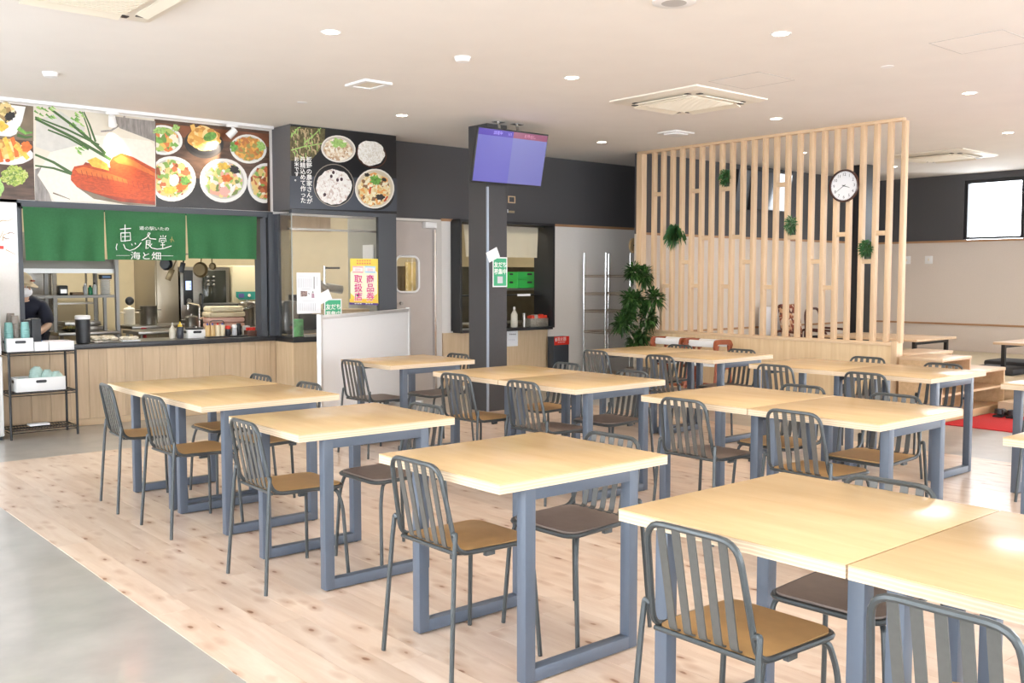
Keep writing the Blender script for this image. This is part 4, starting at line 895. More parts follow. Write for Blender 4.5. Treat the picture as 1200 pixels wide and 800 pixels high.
# combi oven
t = thing('combi_oven', 'steel oven with a dark glass door and a lit control panel', 'oven', (0, 0, 0))
MB().box(4.585, 5.215, 11.5, 12.2, .55, 1.48, bev=.008).build('body', M_steel, t); MB().box(4.86, 5.15, 11.47, 11.499, .80, 1.44, bev=.006).build('door', mat('oven_glass', (.03, .032, .025), .1), t)
MB().box(4.62, 4.735, 11.482, 11.499, 1.02, 1.44, bev=.006).build('control_panel', M_dplast, t)
sc_ = MB().box(4.642, 4.71, 11.479, 11.4815, 1.20, 1.31).build('screen', mat('oven_screen', (.3, .4, .7), .3, emit=(.45, .6, 1), estr=1.2), t, smooth=False); lab(sc_, 'lit blue and white screen')
for k in range(6): MB().box(4.648+.021*(k % 3), 4.662+.021*(k % 3), 11.4775, 11.479, 1.21+.045*(k//3), 1.24+.045*(k//3)).build('icon', mat('icon_%d' % (k % 3), ((.9, .9, .9), (.9, .6, .1), (.3, .35, .9))[k % 3], .4, emit=((.9, .9, .9), (.9, .6, .1), (.3, .35, .9))[k % 3], estr=.8), sc_, smooth=False)
MB().lathe((4.677, 11.482, 1.07), [(.03, 0), (.028, .02), (0, .02)], n=16, axis=Matrix.Rotation(RAD(90), 3, 'X').to_quaternion()).build('knob', M_steel, t)
MB().tube(fillet([(4.83, 11.49, 1.15), (4.83, 11.44, 1.15), (4.83, 11.44, .95), (4.83, 11.49, .95)], .02), .012).build('door_handle', M_dplast, t); MB().box(4.62, 5.18, 11.52, 12.15, 0, .549).build('stand', M_steel, t, smooth=False)
for k in range(3):
    for j in range(2): MB().ball((4.92+.07*j, 11.468, 1.36-.05*k), .018, seg=10, rings=6, sc=(1, .25, .8)).build('lamp_reflector', M_steel, t)
t = thing('rice_washer', 'beige cabinet machine with a teal control panel', 'kitchen machine', (0, 0, 0))
MB().box(5.225, 5.62, 11.45, 11.95, .88, 1.50, bev=.02).build('body', mat('machine_beige', (.62, .54, .36), .45), t)
tp = lab(MB().prism([(x, 11.444, z) for x, z in ((5.265, 1.175), (5.575, 1.175), (5.575, 1.11), (5.53, 1.075), (5.31, 1.075), (5.265, 1.11))], (0, .007, 0)).build('control_panel', mat('teal_panel', (.03, .26, .22), .35), t, smooth=False), 'teal panel')
MB().lathe((5.44, 11.443, 1.128), [(.02, 0), (.018, .008), (0, .008)], n=16, axis=Matrix.Rotation(RAD(90), 3, 'X').to_quaternion()).build('dial', M_cream, tp); MB().box(5.30, 5.37, 11.441, 11.4439, 1.10, 1.15).build('display', mat('disp_violet', (.12, .1, .3), .3), tp, smooth=False)
MB().box(5.25, 5.60, 11.48, 11.92, 0, .879).build('stand', M_steel, t, smooth=False)
def pot(name, label, cat, x, y, z, r, h, m=M_steel, handles=True, lid=True):
    t = thing(name, label, cat, (x, y, z)); MB().lathe((0, 0, 0), [(r*.96, 0), (r, .008), (r, h), (r*1.03, h+.004), (r*.97, h+.004)], n=26).build('body', m, t)
    if lid: MB().lathe((0, 0, h+.0045), [(r*1.0, 0), (r*.9, .012), (.02, .02), (.018, .035), (0, .036)], n=26).build('lid', m, t)
    if handles:
        for s in (-1, 1): MB().tube(fillet([(s*r, -.035, h*.8), (s*(r+.035), -.035, h*.8), (s*(r+.035), .035, h*.8), (s*r, .035, h*.8)], .012), .006).build('handle', m, t)
    return t
pot('stock_pot', 'tall steel stock pot in the middle of the kitchen', 'pot', 4.0, 10.97, .8205, .092, .21, lid=False)
pot('rice_pot', 'beige rice pot behind the stock pot', 'pot', 3.85, 11.15, .8205, .06, .17, M_cream)
pot('small_saucepan', 'small steel pot under the tap', 'pot', 4.18, 10.2, .8005, .07, .12)
pot('large_pot', 'large steel pot at the right of the kitchen', 'pot', 4.87, 10.3, .8005, .095, .26)
o = MB().ball((3.90, 11.27, 1.085), .05, sc=(1, .5, 1)).build('pan_lid', M_dplast); tag(o, 'round black pan lid standing behind the rice pot', 'lid'); o.location = (0, .0, 0)
t = thing('tap', 'steel kitchen tap arching over the small pot', 'tap', (4.33, 10.35, .8005)); MB().tube(fillet([(0, 0, 0), (0, 0, .25), (-.16, -.08, .28), (-.16, -.08, .2)], .03), .012).build('spout', M_chrome, t); MB().tube([(0, 0, .1), (.06, 0, .12)], .01).build('lever', M_chrome, t)
t = thing('tap', 'steel kitchen tap before the large pot', 'tap', (4.72, 10.2, .8005)); MB().tube(fillet([(0, 0, 0), (0, 0, .20), (.08, 0, .2), (.17, 0, .23)], .02), .013).build('spout', M_chrome, t); MB().tube([(0, 0, .09), (-.05, 0, .11)], .01).build('lever', M_chrome, t)
for k, (z, c, w) in enumerate(((.8005, (.72, .42, .33), .20), (.86, (.74, .45, .38), .20), (.92, (.74, .62, .42), .21), (.98, (.76, .66, .46), .19))):
    o = MB().box(4.54-w, 4.54+w, 10.08, 10.3, z, z+.058, bev=.022).build('folded_towel', mat('towel_%d' % k, c, .9, bump=.4, vscale=40)); tag(o, '%s folded towel, %s of the pile behind the condiments' % (('pink', 'pink', 'beige', 'beige')[k], ('lowest', 'second', 'third', 'topmost')[k]), 'towel', 'folded towels')
# hanging pans and ladles
t = thing('hanging_rail', 'steel rail under the curtain that carries the pans', 'rail', (0, 0, 0)); MB().tube([(3.75, 10.2, 1.60), (4.75, 10.2, 1.60)], .009).build('bar', M_steel, t)
for x in (3.78, 4.72): MB().tube([(x, 10.2, 1.60), (x, 10.2, CZ)], .006).build('hanger', M_steel, t)
M_pan = mat('pan_bronze', (.20, .15, .08), .35, metal=.7); 
def hang(name, label, x, y, r, dep, hl, rot, m, cat='pan'):
    t = thing(name, label, cat, (x, y, 1.588)); t.rotation_euler = (0, RAD(rot), 0)
    MB().tube([(0, 0, -.0), (0, 0, -hl)], .008).build('handle', m, t); MB().lathe((0, dep/2, -hl-r*.9), [(0, 0), (r*.8, .004), (r, dep), (r*.96, dep), (r*.76, .01), (0, .008)], n=22, axis=Matrix.Rotation(RAD(90), 3, 'X').to_quaternion()).build('bowl', m, t)
hang('hanging_pan', 'round bronze pan hanging over the oven', 4.31, 10.2, .085, .04, .08, 10, M_pan); hang('hanging_pan', 'dark shallow pan hanging left of the ladle', 3.93, 10.25, .07, .05, .03, 0, M_dplast)
hang('hanging_pan', 'small bronze pan hanging right of the larger one', 4.40, 10.15, .04, .03, .08, 0, M_pan)
t = thing('hanging_spatula', 'slanted brown spatula hanging from the rail', 'spatula', (4.05, 10.2, 1.588)); t.rotation_euler = (0, RAD(24), 0); MB().tube([(0, 0, 0), (0, 0, -.16)], .008).build('handle', M_pan, t); MB().box(-.03, .03, -.006, .006, -.29, -.161, bev=.004).build('blade', M_pan, t)
t = thing('hanging_turner', 'dark turner hanging beside the brown spatula', 'spatula', (4.13, 10.22, 1.588)); t.rotation_euler = (0, RAD(14), 0); MB().tube([(0, 0, 0), (0, 0, -.08)], .008).build('handle', M_dplast, t); MB().box(-.028, .028, -.006, .006, -.19, -.081, bev=.004).build('blade', M_dplast, t)
# things on the overshelf
t = thing('plate_stack', 'stack of white plates at the right end of the overshelf', 'plates', (3.385, 10.50, 1.1705), 0)
for k in range(9): MB().lathe((0, 0, k*.018), [(.035, 0), (.055, .014), (.057, .016), (.05, .016), (.03, .006), (0, .006)], n=18).build('plate', M_wplast, t)
t = thing('small_carton', 'black carton on top of the white plates', 'carton', (3.385, 10.50, 1.3345)); MB().box(-.05, .055, -.05, .05, 0, .045, bev=.003).build('body', M_dplast, t); MB().box(-.04, .04, -.0512, -.05, .012, .033).build('print', mat('blue_ink', (.1, .2, .4), .4), t, smooth=False)
for k, (x, h, c, l) in enumerate(((3.20, .12, (.45, .47, .5), 'clear bottle'), (3.25, .10, (.03, .22, .10), 'green bottle'), (3.295, .13, (.6, .62, .62), 'white bottle'))):
    t = thing('seasoning_bottle', l+' on the kitchen overshelf', 'bottle', (x, 10.55, 1.1705)); MB().lathe((0, 0, 0), [(.02, 0), (.022, .005), (.022, h*.7), (.01, h*.85)], n=14).build('body', mat('sb_%d' % k, c, .25), t); MB().lathe((0, 0, h*.851), [(.011, 0), (.011, h*.15), (0, h*.15)], n=12).build('cap', M_dplast if k else M_wplast, t)
t = thing('label_printer', 'small black box machine on the kitchen overshelf', 'appliance', (2.99, 10.6, 1.1705)); MB().box(-.045, .045, -.05, .05, 0, .10, bev=.012).build('body', M_dplast, t); MB().box(-.03, .03, -.053, -.05, .02, .06).build('slot', M_steel, t, smooth=False)
o = MB().box(3.06, 3.17, 10.5, 10.6, 1.1705, 1.20, bev=.004).build('wooden_tray', mat('tray_wood', (.20, .12, .06), .5)); tag(o, 'flat brown wooden tray on the kitchen overshelf', 'tray')
t = thing('chrome_shelving', 'chrome wire shelving against the beige kitchen wall', 'shelving', (0, 0, 0))
for x in (3.36, 3.82):
    for y in (12.15, 12.55): MB().tube([(x, y, 0), (x, y, 1.6)], .012).build('post', M_steel, t)
for z in (.35, .78, 1.05, 1.42): MB().box(3.36, 3.82, 12.15, 12.55, z-.015, z+.004).build('shelf', M_steel, t, smooth=False)
for k, (z, w) in enumerate(((.80, .4), (.80+.05, .36))): o = MB().box(3.0, 3.0+w, 10.58, 10.85, z+.001, z+.045, bev=.004).build('oven_tray', M_steel); tag(o, 'flat oven tray, %s of two on the work table' % ('lower', 'upper')[k], 'tray', 'oven trays')
t = thing('wok', 'black wok with fried noodles on the work table', 'pan', (2.72, 10.15, .80)); MB().lathe((0, 0, 0), [(.05, 0), (.11, .03), (.115, .033), (.10, .03), (0, .012)], n=24).build('body', M_dplast, t)
rr = random.Random(8); b = MB(); [b.ball((rr.uniform(-.07, .07), rr.uniform(-.07, .07), .03+rr.random()*.012), .022, seg=7, rings=5) for _ in range(16)]; o = b.build('fried_food', food('fried_mix', [(.4, .3, .1), (.25, .2, .08), (.5, .45, .2), (.15, .2, .06)], 60), t); o['kind'] = 'stuff'
t.location = (3.02, 10.43, .8015)
o = MB().lathe((3.05, 10.0, 0), [(.09, .0), (.10, .01), (.10, .72), (0, .72)], n=20).build('steel_drum', M_steel); tag(o, 'steel drum standing behind the left of the counter', 'drum')
o = MB().tube(fillet([(3.86, 10.73, .80), (3.85, 10.72, .72), (3.87, 10.72, .60)], .03), [.01]*6+[.02, .03] if False else .03, n=8).build('red_cloth', mat('red_cloth', (.32, .02, .03), .85)); tag(o, 'red cloth hanging from the stock pot table', 'cloth')
# kitchen light: unseen tube fittings added to light the room
for k, (x, y, l) in enumerate(((3.2, 11.2, 'added unseen kitchen lamp over the oven side'), (5.6, 11.0, 'added unseen kitchen lamp behind the glass corner'), (7.9, 11.0, 'added unseen kitchen lamp behind the serving window'))):
    t = thing('added_tube_lamp', l, 'ceiling lamp', (x, y, CZ), 0, 'added kitchen tube lamps'); MB().box(-.62, .62, -.10, .10, -.05, 0, bev=.004).build('housing', M_wplast, t); MB().box(-.60, .60, -.08, .08, -.062, -.0505).build('tube', mat('tube_glow', (1, 1, .95), .5, emit=(1, .95, .82), estr=8), t, smooth=False)
    la = bpy.data.lights.new('added_tube_light', 'AREA'); la.shape = 'RECTANGLE'; la.size = 1.2; la.size_y = .16; la.energy = KITCHEN_W; la.color = (1, .95, .82)
    o = bpy.data.objects.new('added_tube_light', la); COL.objects.link(o); o.location = (x, y, CZ-.07)

# behind the glass corner and the serving window
ktable(5.08, 5.95, 9.75, 10.3, .76, 'work table behind the glass corner')
t = thing('coffee_stand', 'steel stand with a tilted lamp head behind the glass corner', 'appliance', (5.60, 9.85, .7605)); MB().tube([(0, 0, 0), (0, 0, .72)], .014).build('post', M_chrome, t); MB().tube([(0, 0, .70), (.2, 0, .70)], .012).build('arm', M_dplast, t)
MB().tube([(-.09, 0, .52), (.03, 0, .44)], [.06, .045], n=16).build('lamp_head', M_steel, t); MB().tube([(.03, 0, .48), (.22, 0, .45)], .05, n=16).build('drum', M_steel, t); MB().lathe((0, 0, 0), [(.10, 0), (.10, .02), (0, .03)], n=20).build('base', M_dplast, t)
t = thing('register', 'dark till with a red heart sticker behind the glass', 'till', (5.36, 10.0, .7605)); MB().box(-.16, .16, -.15, .15, 0, .24, bev=.015).build('body', M_dplast, t); MB().box(-.14, .14, -.12, .0, .241, .40, bev=.01).build('screen', M_dplast, t)
hp = [(.055*(16*sin(a)**3)/16, -.121, .37+.045*(13*cos(a)-5*cos(2*a)-2*cos(3*a)-cos(4*a))/16) for a in [2*pi*k/28 for k in range(28)]]; lab(MB().prism(hp, (0, -.002, 0)).build('heart', M_red, t, smooth=False), 'red heart')
o = MB().box(5.30, 5.85, 9.30, 9.60, .95, 1.0).build('wooden_board', M_oakp, None, smooth=False); tag(o, 'oak shelf board behind the yellow poster', 'board')
t = thing('coffee_urn', 'steel urn behind the white notice', 'urn', (5.15, 9.86, .7605)); MB().lathe((0, 0, 0), [(.10, 0), (.11, .01), (.11, .30), (.09, .33), (0, .34)], n=24).build('body', M_steel, t); MB().box(-.02, .02, -.16, -.10, .05, .08).build('tap', M_dplast, t, smooth=False)
t = thing('dark_oven', 'dark appliance at the left behind the glass corner', 'appliance', (4.70, 10.75, 0)); MB().box(-.0, .40, -.1, .4, .0, 1.05, bev=.02).build('body', mat('appl_grey', (.06, .06, .06), .4), t); MB().box(.03, .37, -.115, -.1005, .62, 1.0, bev=.005).build('door', M_dplast, t)
o = MB().box(5.05, 6.3, 10.9, 10.93, 1.92, 2.25).build('reflection_board', M_oakv, None, smooth=False); tag(o, 'brown board standing for a reflection high behind the glass corner', 'board')  # added board that imitates a brown reflection in the glass
t = thing('wall_partition', 'grey upright panel behind the yellow poster', 'panel', (0, 0, 0)); MB().box(5.98, 6.06, 9.25, 9.96, 0, 2.2).build('panel', mat('panel_grey', (.40, .40, .37), .5), t, smooth=False); MB().box(5.97, 5.98, 9.40, 9.62, 1.40, 1.72).build('notice', M_paper, t, smooth=False)
o = MB().box(4.735, 4.83, 8.93, 8.96, .7505, .93, bev=.002).build('green_carton', mat('carton_green', (.10, .38, .12), .45, var=.6, vscale=14)); tag(o, 'green and white carton standing inside the glass corner', 'carton')
for k, (x, h) in enumerate(((7.35, 1.72), (7.15, 1.55))): o = MB().box(x, x+.18, 10.2, 10.5, 0, h, bev=.01).build('storage_column', mat('stor_%d' % k, ((.25, .17, .08), (.45, .33, .12))[k], .5, var=.4, vscale=8)); tag(o, ('brown', 'ochre')[k]+' stacked goods behind the left of the serving window', 'stack')
ktable(7.6, 9.3, 9.6, 10.2, .76, 'work table behind the serving window')
for k in range(2):
    t = bin_('green_crate', 'green plastic crate in the serving window, %s of two' % ('lower', 'upper')[k], 'crate', 8.21, 8.62, 9.50, 9.75, 1.215+.105*k, 1.318+.105*k, mat('crate_green', (.03, .42, .07), .4), holes=True, wall=.01, group='green crates')
o = MB().box(7.7, 9.2, 9.45, 9.8, 1.185, 1.213).build('crate_shelf', M_steel, None, smooth=False); tag(o, 'steel shelf under the green crates', 'shelf')
o = MB().box(7.0, 9.9, 10.6, 10.75, 0, 1.5, bev=.01).build('dark_cabinet', mat('dark_olive', (.085, .07, .045), .4, var=.3, vscale=5)); tag(o, 'dark olive block added to darken the view behind the serving window', 'cabinet')  # added block, makes the view through the serving window darker
wc = tag(MB().build('noren_rod', M_steel), 'steel curtain rod', 'rod') if False else None
t = thing('white_curtain', 'plain cream half curtain in the serving window', 'curtain'); cloth('cloth', 7.1, 8.29, 1.60, 1.985, 9.20, mat('cream_cloth', (.72, .68, .58), .85, bump=.1, vscale=40), amp=.012, folds=5, seed=3, parent=t, pinch=.06); MB().tube([(6.945, 9.2, 1.985), (8.38, 9.2, 1.985)], .007).build('rod', M_steel, t)
t = thing('glass_flask', 'pale bottle on the sill of the serving window', 'bottle', (7.86, 9.16, .736)); MB().lathe((0, 0, 0), [(.04, 0), (.044, .01), (.042, .16), (.02, .20), (.012, .22)], n=18).build('body', mat('frosted', (.60, .58, .50), .25), t); MB().lathe((0, 0, .2205), [(.016, 0), (.014, .03), (0, .035)], n=14).build('cap', M_wplast, t)
o = MB().lathe((8.02, 9.16, .736), [(.025, 0), (.025, .17), (0, .17)], n=16).build('steel_tube', M_steel); tag(o, 'steel cylinder beside the pale bottle on the sill', 'container')
t = bin_('wire_basket', 'wire basket with red packets on the sill of the serving window', 'basket', 8.07, 8.37, 9.09, 9.23, .736, .84, mat('basket_grey', (.32, .30, .26), .4, metal=.4, var=.3, vscale=60), holes=False)
rr = random.Random(3)
for k in range(5):
    x = 8.11+k*.053; o = MB().box(x, x+.05, 9.11, 9.2, .80, .875+.01*(k % 2), bev=.008, rot=Matrix.Rotation(RAD(14*(k % 3-1)), 3, 'Y')).build('red_packet', mat('packet_%d' % (k == 1), ((.72, .06, .03), (.45, .40, .35))[k == 1], .4)); tag(o, 'packet in the wire basket on the sill, %s from the left' % ('first', 'second', 'third', 'fourth', 'fifth')[k], 'packet', 'packets in the wire basket')

# ================================================================== NOTICES
t = thing('notice', 'white printed notice with a small picture on the glass corner', 'notice'); MB().box(4.735, 5.005, YG-.004, YG-.001, .985, 1.40).build('sheet', M_paper, t, smooth=False)
p = Print(YG-.0042); gy = C('text_grey', (.62, .62, .66)); gd = C('text_dark', (.25, .24, .25))
for k in range(9): p.stroke(gy, [(349.5+k*1.9, 326), (349.5+k*1.9, 337)], .8)
for k in range(10): p.stroke(gy, [(350.5+k*2.1, 355), (350.5+k*2.1, 364)], .8)
p.stroke(gd, [(368, 324), (368, 338.5)], 1.1).stroke(gy, [(371.5, 324), (371.5, 335)], .8).stroke(gy, [(350, 323.7), (365, 324.2)], .7).stroke(gy, [(353, 338.2), (364, 338.8)], .7).stroke(gy, [(354, 352.3), (369, 352.9)], .7)
p.poly(C('pic_brown', (.25, .17, .15), var=.8, vscale=70), [(352.3, 340.8), (360, 341), (360, 347), (352.3, 347.5)]).ell(gd, 366.5, 342.2, 1, 1.1).poly(C('pic_violet', (.40, .25, .32)), [(365.2, 343.5), (368, 343.7), (368.4, 349), (365, 349)]).stroke(gd, [(361, 343.5), (363, 344.5)], 1)
p.build(t)
t = thing('voucher_poster', 'yellow poster with pink lettering on the glass corner', 'poster'); MB().box(5.36, 5.70, YG-.004, YG-.001, 1.07, 1.55).build('sheet', mat('poster_yellow', (.82, .64, .10), .5), t, smooth=False)
p = Print(YG-.0042); p.poly(C('pale_yellow', (.88, .84, .62)), [(410.6, 319), (418, 311.5), (434, 311.5), (442, 319), (442, 344), (434, 350), (418, 350), (410.6, 343)])
p.poly(C('amber', (.86, .55, .07)), [(409.6, 350), (443, 351), (443, 355), (409.6, 354)])
p.poly(C('violet_band', (.09, .05, .22)), [(409.4, 354.2), (443, 355.2), (443, 357.6), (409.4, 356.6)])
for x, c in ((413, (.85, .45, .48)), (427.5, (.40, .62, .80))): p.poly(C('cloud%d' % x, c), [(x, 311.5), (x+12.5, 312), (x+12.5, 320), (x, 319.5)]).poly(ink_w, [(x+.6, 313.2), (x+12, 313.6), (x+12, 318.2), (x+.6, 317.8)]).stroke(C('pinkink', (.75, .30, .45)), [(x+3, 315), (x+9.5, 315.3)], .6).stroke(C('pinkink', (.75, .30, .45)), [(x+3, 316.8), (x+9.5, 317.1)], .6)
for x in range(6): p.stroke(C('redink', (.72, .25, .12)), [(418+x*2.9, 305.3), (419.8+x*2.9, 305.4)], 1.6).stroke(C('redink', (.72, .25, .12)), [(418+x*2.9, 308.5), (419.8+x*2.9, 308.6)], 1.9)
for x in (415.5, 418.5, 421.5, 428.5, 431.5, 434.5): p.stroke(ink_w, [(x, 355.6), (x+2, 355.7)], .8)
p.build(t)
pk = C('magenta', (.74, .02, .22), .5)
vtext('商品券', 433.3, 322, 353.5, YG-.0042, M_tx_w, t, 1.1, .006, 'letter_outline', .03); vtext('取扱店', 419.3, 322, 353.5, YG-.0042, M_tx_w, t, 1.1, .006, 'letter_outline', .03)
vtext('商品券', 433.3, 322.3, 353.2, YG-.0042, pk, t, 1.1, .0085, bold=.007); vtext('取扱店', 419.3, 322.3, 353.2, YG-.0042, pk, t, 1.1, .0085, bold=.007)
M_sgn = mat('sign_green', (.05, .40, .20), .4)
def greensign(name, label, x0, x1, z0, z1, y, half=False):
    t = thing(name, label, 'sign'); MB().box(x0, x1, y-.004, y-.001, z0, z1).build('sheet', M_paper, t, smooth=False); m_ = .012
    MB().box(x0+m_, x1-m_, y-.0048, y-.004, z0+m_, z1-m_).build('field', M_sgn, t, smooth=False); cx, w = (x0+x1)/2, (x1-x0)
    s = w*.27
    text('lettering', '友だち', s, face_my(cx+.004, y-.0055, z1-w*.42) @ Matrix.Diagonal((1.08, 1.15, 1, 1)), M_tx_w, t, .0007, bold=.014); text('lettering', '募集中', s, face_my(cx+.004, y-.0055, z1-w*.78) @ Matrix.Diagonal((1.08, 1.15, 1, 1)), M_tx_w, t, .0007, bold=.014)
    MB().box(cx-w*.18, cx+w*.18, y-.0054, y-.0048, z0+w*.2, z0+w*.56).build('blank_square', mat('pale_grey', (.62, .62, .66), .6), t, smooth=False)
    MB().box(cx-w*.14, cx+w*.14, y-.0054, y-.0048, z0+w*.68, z0+w*.76).build('small_print', mat('pale_green', (.35, .65, .48), .5), t, smooth=False)
    b = MB(); b.box(x0-.075, x0+.075, y-.010, y-.0058, z1-.03, z1+.075, rot=Matrix.Rotation(RAD(-24), 3, 'Y')); lab(b.build('speech_tag', M_paper, t, smooth=False), 'white tilted tag at the corner')
greensign('green_sign', 'green sign with white lettering on the charcoal column', 6.215, 6.405, 1.255, 1.555, 7.578)
greensign('green_sign', 'green sign with white lettering on the glass, half behind the whiteboard', 5.045, 5.25, .83, 1.13, YG)
t = thing('paper_sheet', 'white handwritten sheet under the serving window', 'notice'); MB().box(7.74, 7.93, 9.172, 9.178, .50, .722).build('sheet', M_paper, t, smooth=False)
p = Print(9.172); [p.stroke(gd, [(597+k*2.0, 391.5), (598.3+k*2.0, 391.6)], 1.4) for k in range(4)]; [p.stroke(gy, [(596+k*2.0, 398), (597.3+k*2.0, 398.1)], 1) for k in range(4)]; p.build(t)
t = thing('wall_plaque', 'small square wooden frame on the charcoal wall right of the column', 'plaque'); b = MB(); x0, x1, z0, z1 = 7.79, 7.90, 2.265, 2.35
[b.box(*q) for q in ((x0, x1, 9.185, 9.2, z0, z0+.012), (x0, x1, 9.185, 9.2, z1-.012, z1), (x0, x0+.012, 9.185, 9.2, z0+.012, z1-.012), (x1-.012, x1, 9.185, 9.2, z0+.012, z1-.012))]; b.build('frame', M_maple, t, smooth=False); MB().box(x0+.012, x1-.012, 9.193, 9.2, z0+.012, z1-.012).build('panel', M_dark, t, smooth=False)
t = thing('name_strip', 'tiny tan strip under the square wooden frame', 'plaque'); MB().box(7.80, 7.895, 9.194, 9.2, 2.145, 2.172).build('strip', mat('strip_tan', (.34, .27, .17), .6), t, smooth=False); MB().box(7.782, 7.789, 9.192, 9.2, 2.145, 2.185).build('bar', M_paper, t, smooth=False)
t = thing('wall_chime', 'oval wooden disc on the wall left of the batten screen', 'wall ornament', (10.05, 9.199, 1.79)); MB().lathe((0, 0, 0), [(.0, .03), (.07, .028), (.082, .015), (.082, 0)], n=24, axis=Matrix.Rotation(RAD(90), 3, 'X').to_quaternion()).build('disc', wood('chime_wood', (.70, .50, .27), (.6, .4, .2), axis=0), t); MB().box(-.02, .02, -.032, -.0285, -.005, .01).build('slot', M_dplast, t, smooth=False)
t.scale = (1, 1, 1.25)

# television on the column
t = thing('television', 'television with a violet picture hung before the charcoal column', 'television', (6.262, 7.31, 2.785)); t.rotation_euler = (RAD(12), 0, 0)
MB().box(-.452, .452, -.018, .03, -.53, 0, bev=.006).build('casing', M_dplast, t)
sc_ = MB().box(-.440, -.006, -.0188, -.0178, -.515, -.075).build('screen', mat('screen_left', (.03, .03, .10), .2, emit=(.135, .125, .52), estr=.75), t, smooth=False)
MB().box(-.006, .440, -.0188, -.0178, -.515, -.075).build('screen', mat('screen_right', (.04, .04, .10), .2, emit=(.165, .17, .49), estr=.75), t, smooth=False)
h1 = MB().box(-.440, -.006, -.0188, -.0178, -.0748, -.015).build('header', mat('header_violet', (.02, .01, .09), .2, emit=(.065, .03, .40), estr=.75), t, smooth=False)
h2 = MB().box(-.006, .440, -.0188, -.0178, -.0748, -.015).build('header', mat('header_red', (.08, .02, .05), .2, emit=(.24, .04, .10), estr=.75), t, smooth=False)
mt = mat('screen_text', (.2, .15, .45), .3, emit=(.22, .16, .55), estr=1.0); mt2 = mat('screen_text_red', (.3, .1, .18), .3, emit=(.38, .12, .20), estr=1.0)
for x, s, m_, pr in ((-.20, '調理中', mt, h1), (-.05, '1/1', mt, h1), (.21, 'お呼出し', mt2, h2)): text('lettering', s, .038, face_my(x, -.0193, -.046), m_, pr, .0002)
br = thing('television_bracket', 'steel ceiling brackets above the television', 'bracket', (6.27, 7.43, CZ))
for x in (-.10, .14):
    MB().box(x-.06, x+.06, -.035, .035, -.008, 0).build('plate', M_chrome, br, smooth=False); MB().tube([(x, 0, -.008), (x, -.03, -.12)], .014).build('arm', M_chrome, br)
MB().box(-.2, .2, -.03, .02, -.16, -.095, rot=Matrix.Rotation(RAD(12), 3, 'X')).build('crossbar', M_dplast, br, smooth=False)
# whiteboard
a, b_ = Vector((4.218, 7.53, 0)), Vector((5.97, 8.70, 0)); L_ = (b_-a).length
t = thing('whiteboard', 'white freestanding board in front of the glass corner', 'whiteboard', a); t.rotation_euler.z = math.atan2((b_-a).y, (b_-a).x)
M_wb = mat('board_white', (.87, .88, .90), .22)
MB().box(.045, L_-.045, -.012, .012, .10, .985).build('panel', M_wb, t, smooth=False)
fr = mat('alu_frame', (.72, .72, .72), .35, metal=.4)
for x0, x1, z0, z1 in ((0, .045, .03, 1.03), (L_-.045, L_, .03, 1.03), (.045, L_-.045, .985, 1.02), (.045, L_-.045, .065, .10)): MB().box(x0, x1, -.02, .02, z0, z1, bev=.004).build('frame_rail', fr, t)
for x in (.02, L_-.02): MB().box(x-.02, x+.02, -.16, .16, 0, .03, bev=.005).build('foot', fr, t)
# fire extinguisher box
t = thing('extinguisher_box', 'dark grey fire extinguisher box with a red top band', 'extinguisher box', (8.53, 9.08, 0)); MB().box(-.125, .135, -.06, .06, 0, .60, bev=.006).build('body', mat('ext_grey', (.04, .05, .065), .45), t)
lab(MB().box(-.122, .136, -.064, -.06, .495, .602).build('band', M_red, t, smooth=False), 'red band'); text('lettering', '消火器', .055, face_my(.0, -.0655, .565), M_tx_w, t, .0006); text('lettering', 'FIRE EXTINGUISHER', .014, face_my(.0, -.0655, .527), M_tx_w, t, .0005)
p_ = [(-.105, -.0655, .54), (-.09, -.0655, .54), (-.085, -.0655, .575), (-.0975, -.0655, .59), (-.11, -.0655, .575)]; MB().prism(p_, (0, .001, 0)).build('symbol', M_tx_w, t, smooth=False)

# ================================================================== BATTEN SCREEN
XP = 8.97
ps = thing('batten_screen', 'maple batten screen on an oak base between the dining room and the raised room', 'partition')
MB().box(XP-.045, XP+.045, 4.78, 8.11, .06, .685).build('base_panel', wood('screen_base', (.84, .64, .40), (.74, .53, .30), axis=2, scale=7), ps, smooth=False)
MB().box(XP-.05, XP+.05, 4.78, 8.11, 0, .06).build('plinth', M_maple, ps, smooth=False)
MB().box(XP-.055, XP+.055, 4.78, 8.11, .6855, .72, bev=.003).build('sill', M_mapleh, ps)
MB().box(XP-.055, XP+.06, 4.72, 4.78, 0, .735, bev=.003).build('end_post', M_maple, ps)
MB().box(XP-.035, XP+.035, 4.73, 8.12, CZ-.03, CZ, bev=.002).build('head_rail', M_mapleh, ps)
MB().box(XP-.04, XP+.05, 8.035, 8.118, .7205, CZ-.03).build('wall_post', M_maple, ps, smooth=False)
bmesh_ = MB().box(-.028, .028, -.0225, .0225, .7205, CZ-.0305, bev=.002)
sl0 = bmesh_.build('batten', M_maple, ps); YS0, PIT = 7.865, .1430
for i in range(23):
    o = sl0 if i == 0 else sl0.copy()
    if i: COL.objects.link(o); o.parent = ps
    o.location = (XP, YS0 - PIT*i, 0)
bl0 = MB().box(-.0275, .0275, -.0486, .0486, -.0225, .0225, bev=.001).build('spacer', M_mapleh, ps); first = True
SP = [(0, 2.345), (4, 2.345), (7, 2.34), (12, 2.335), (2, 1.79), (5, 1.80), (8, 1.80), (13, 1.775), (17, 1.785), (20, 1.785), (3, 1.53), (9, 1.523), (15, 1.516), (19, 1.51), (1, 1.253), (4, 1.255), (7, 1.25), (11, 1.247), (16, 1.246)]
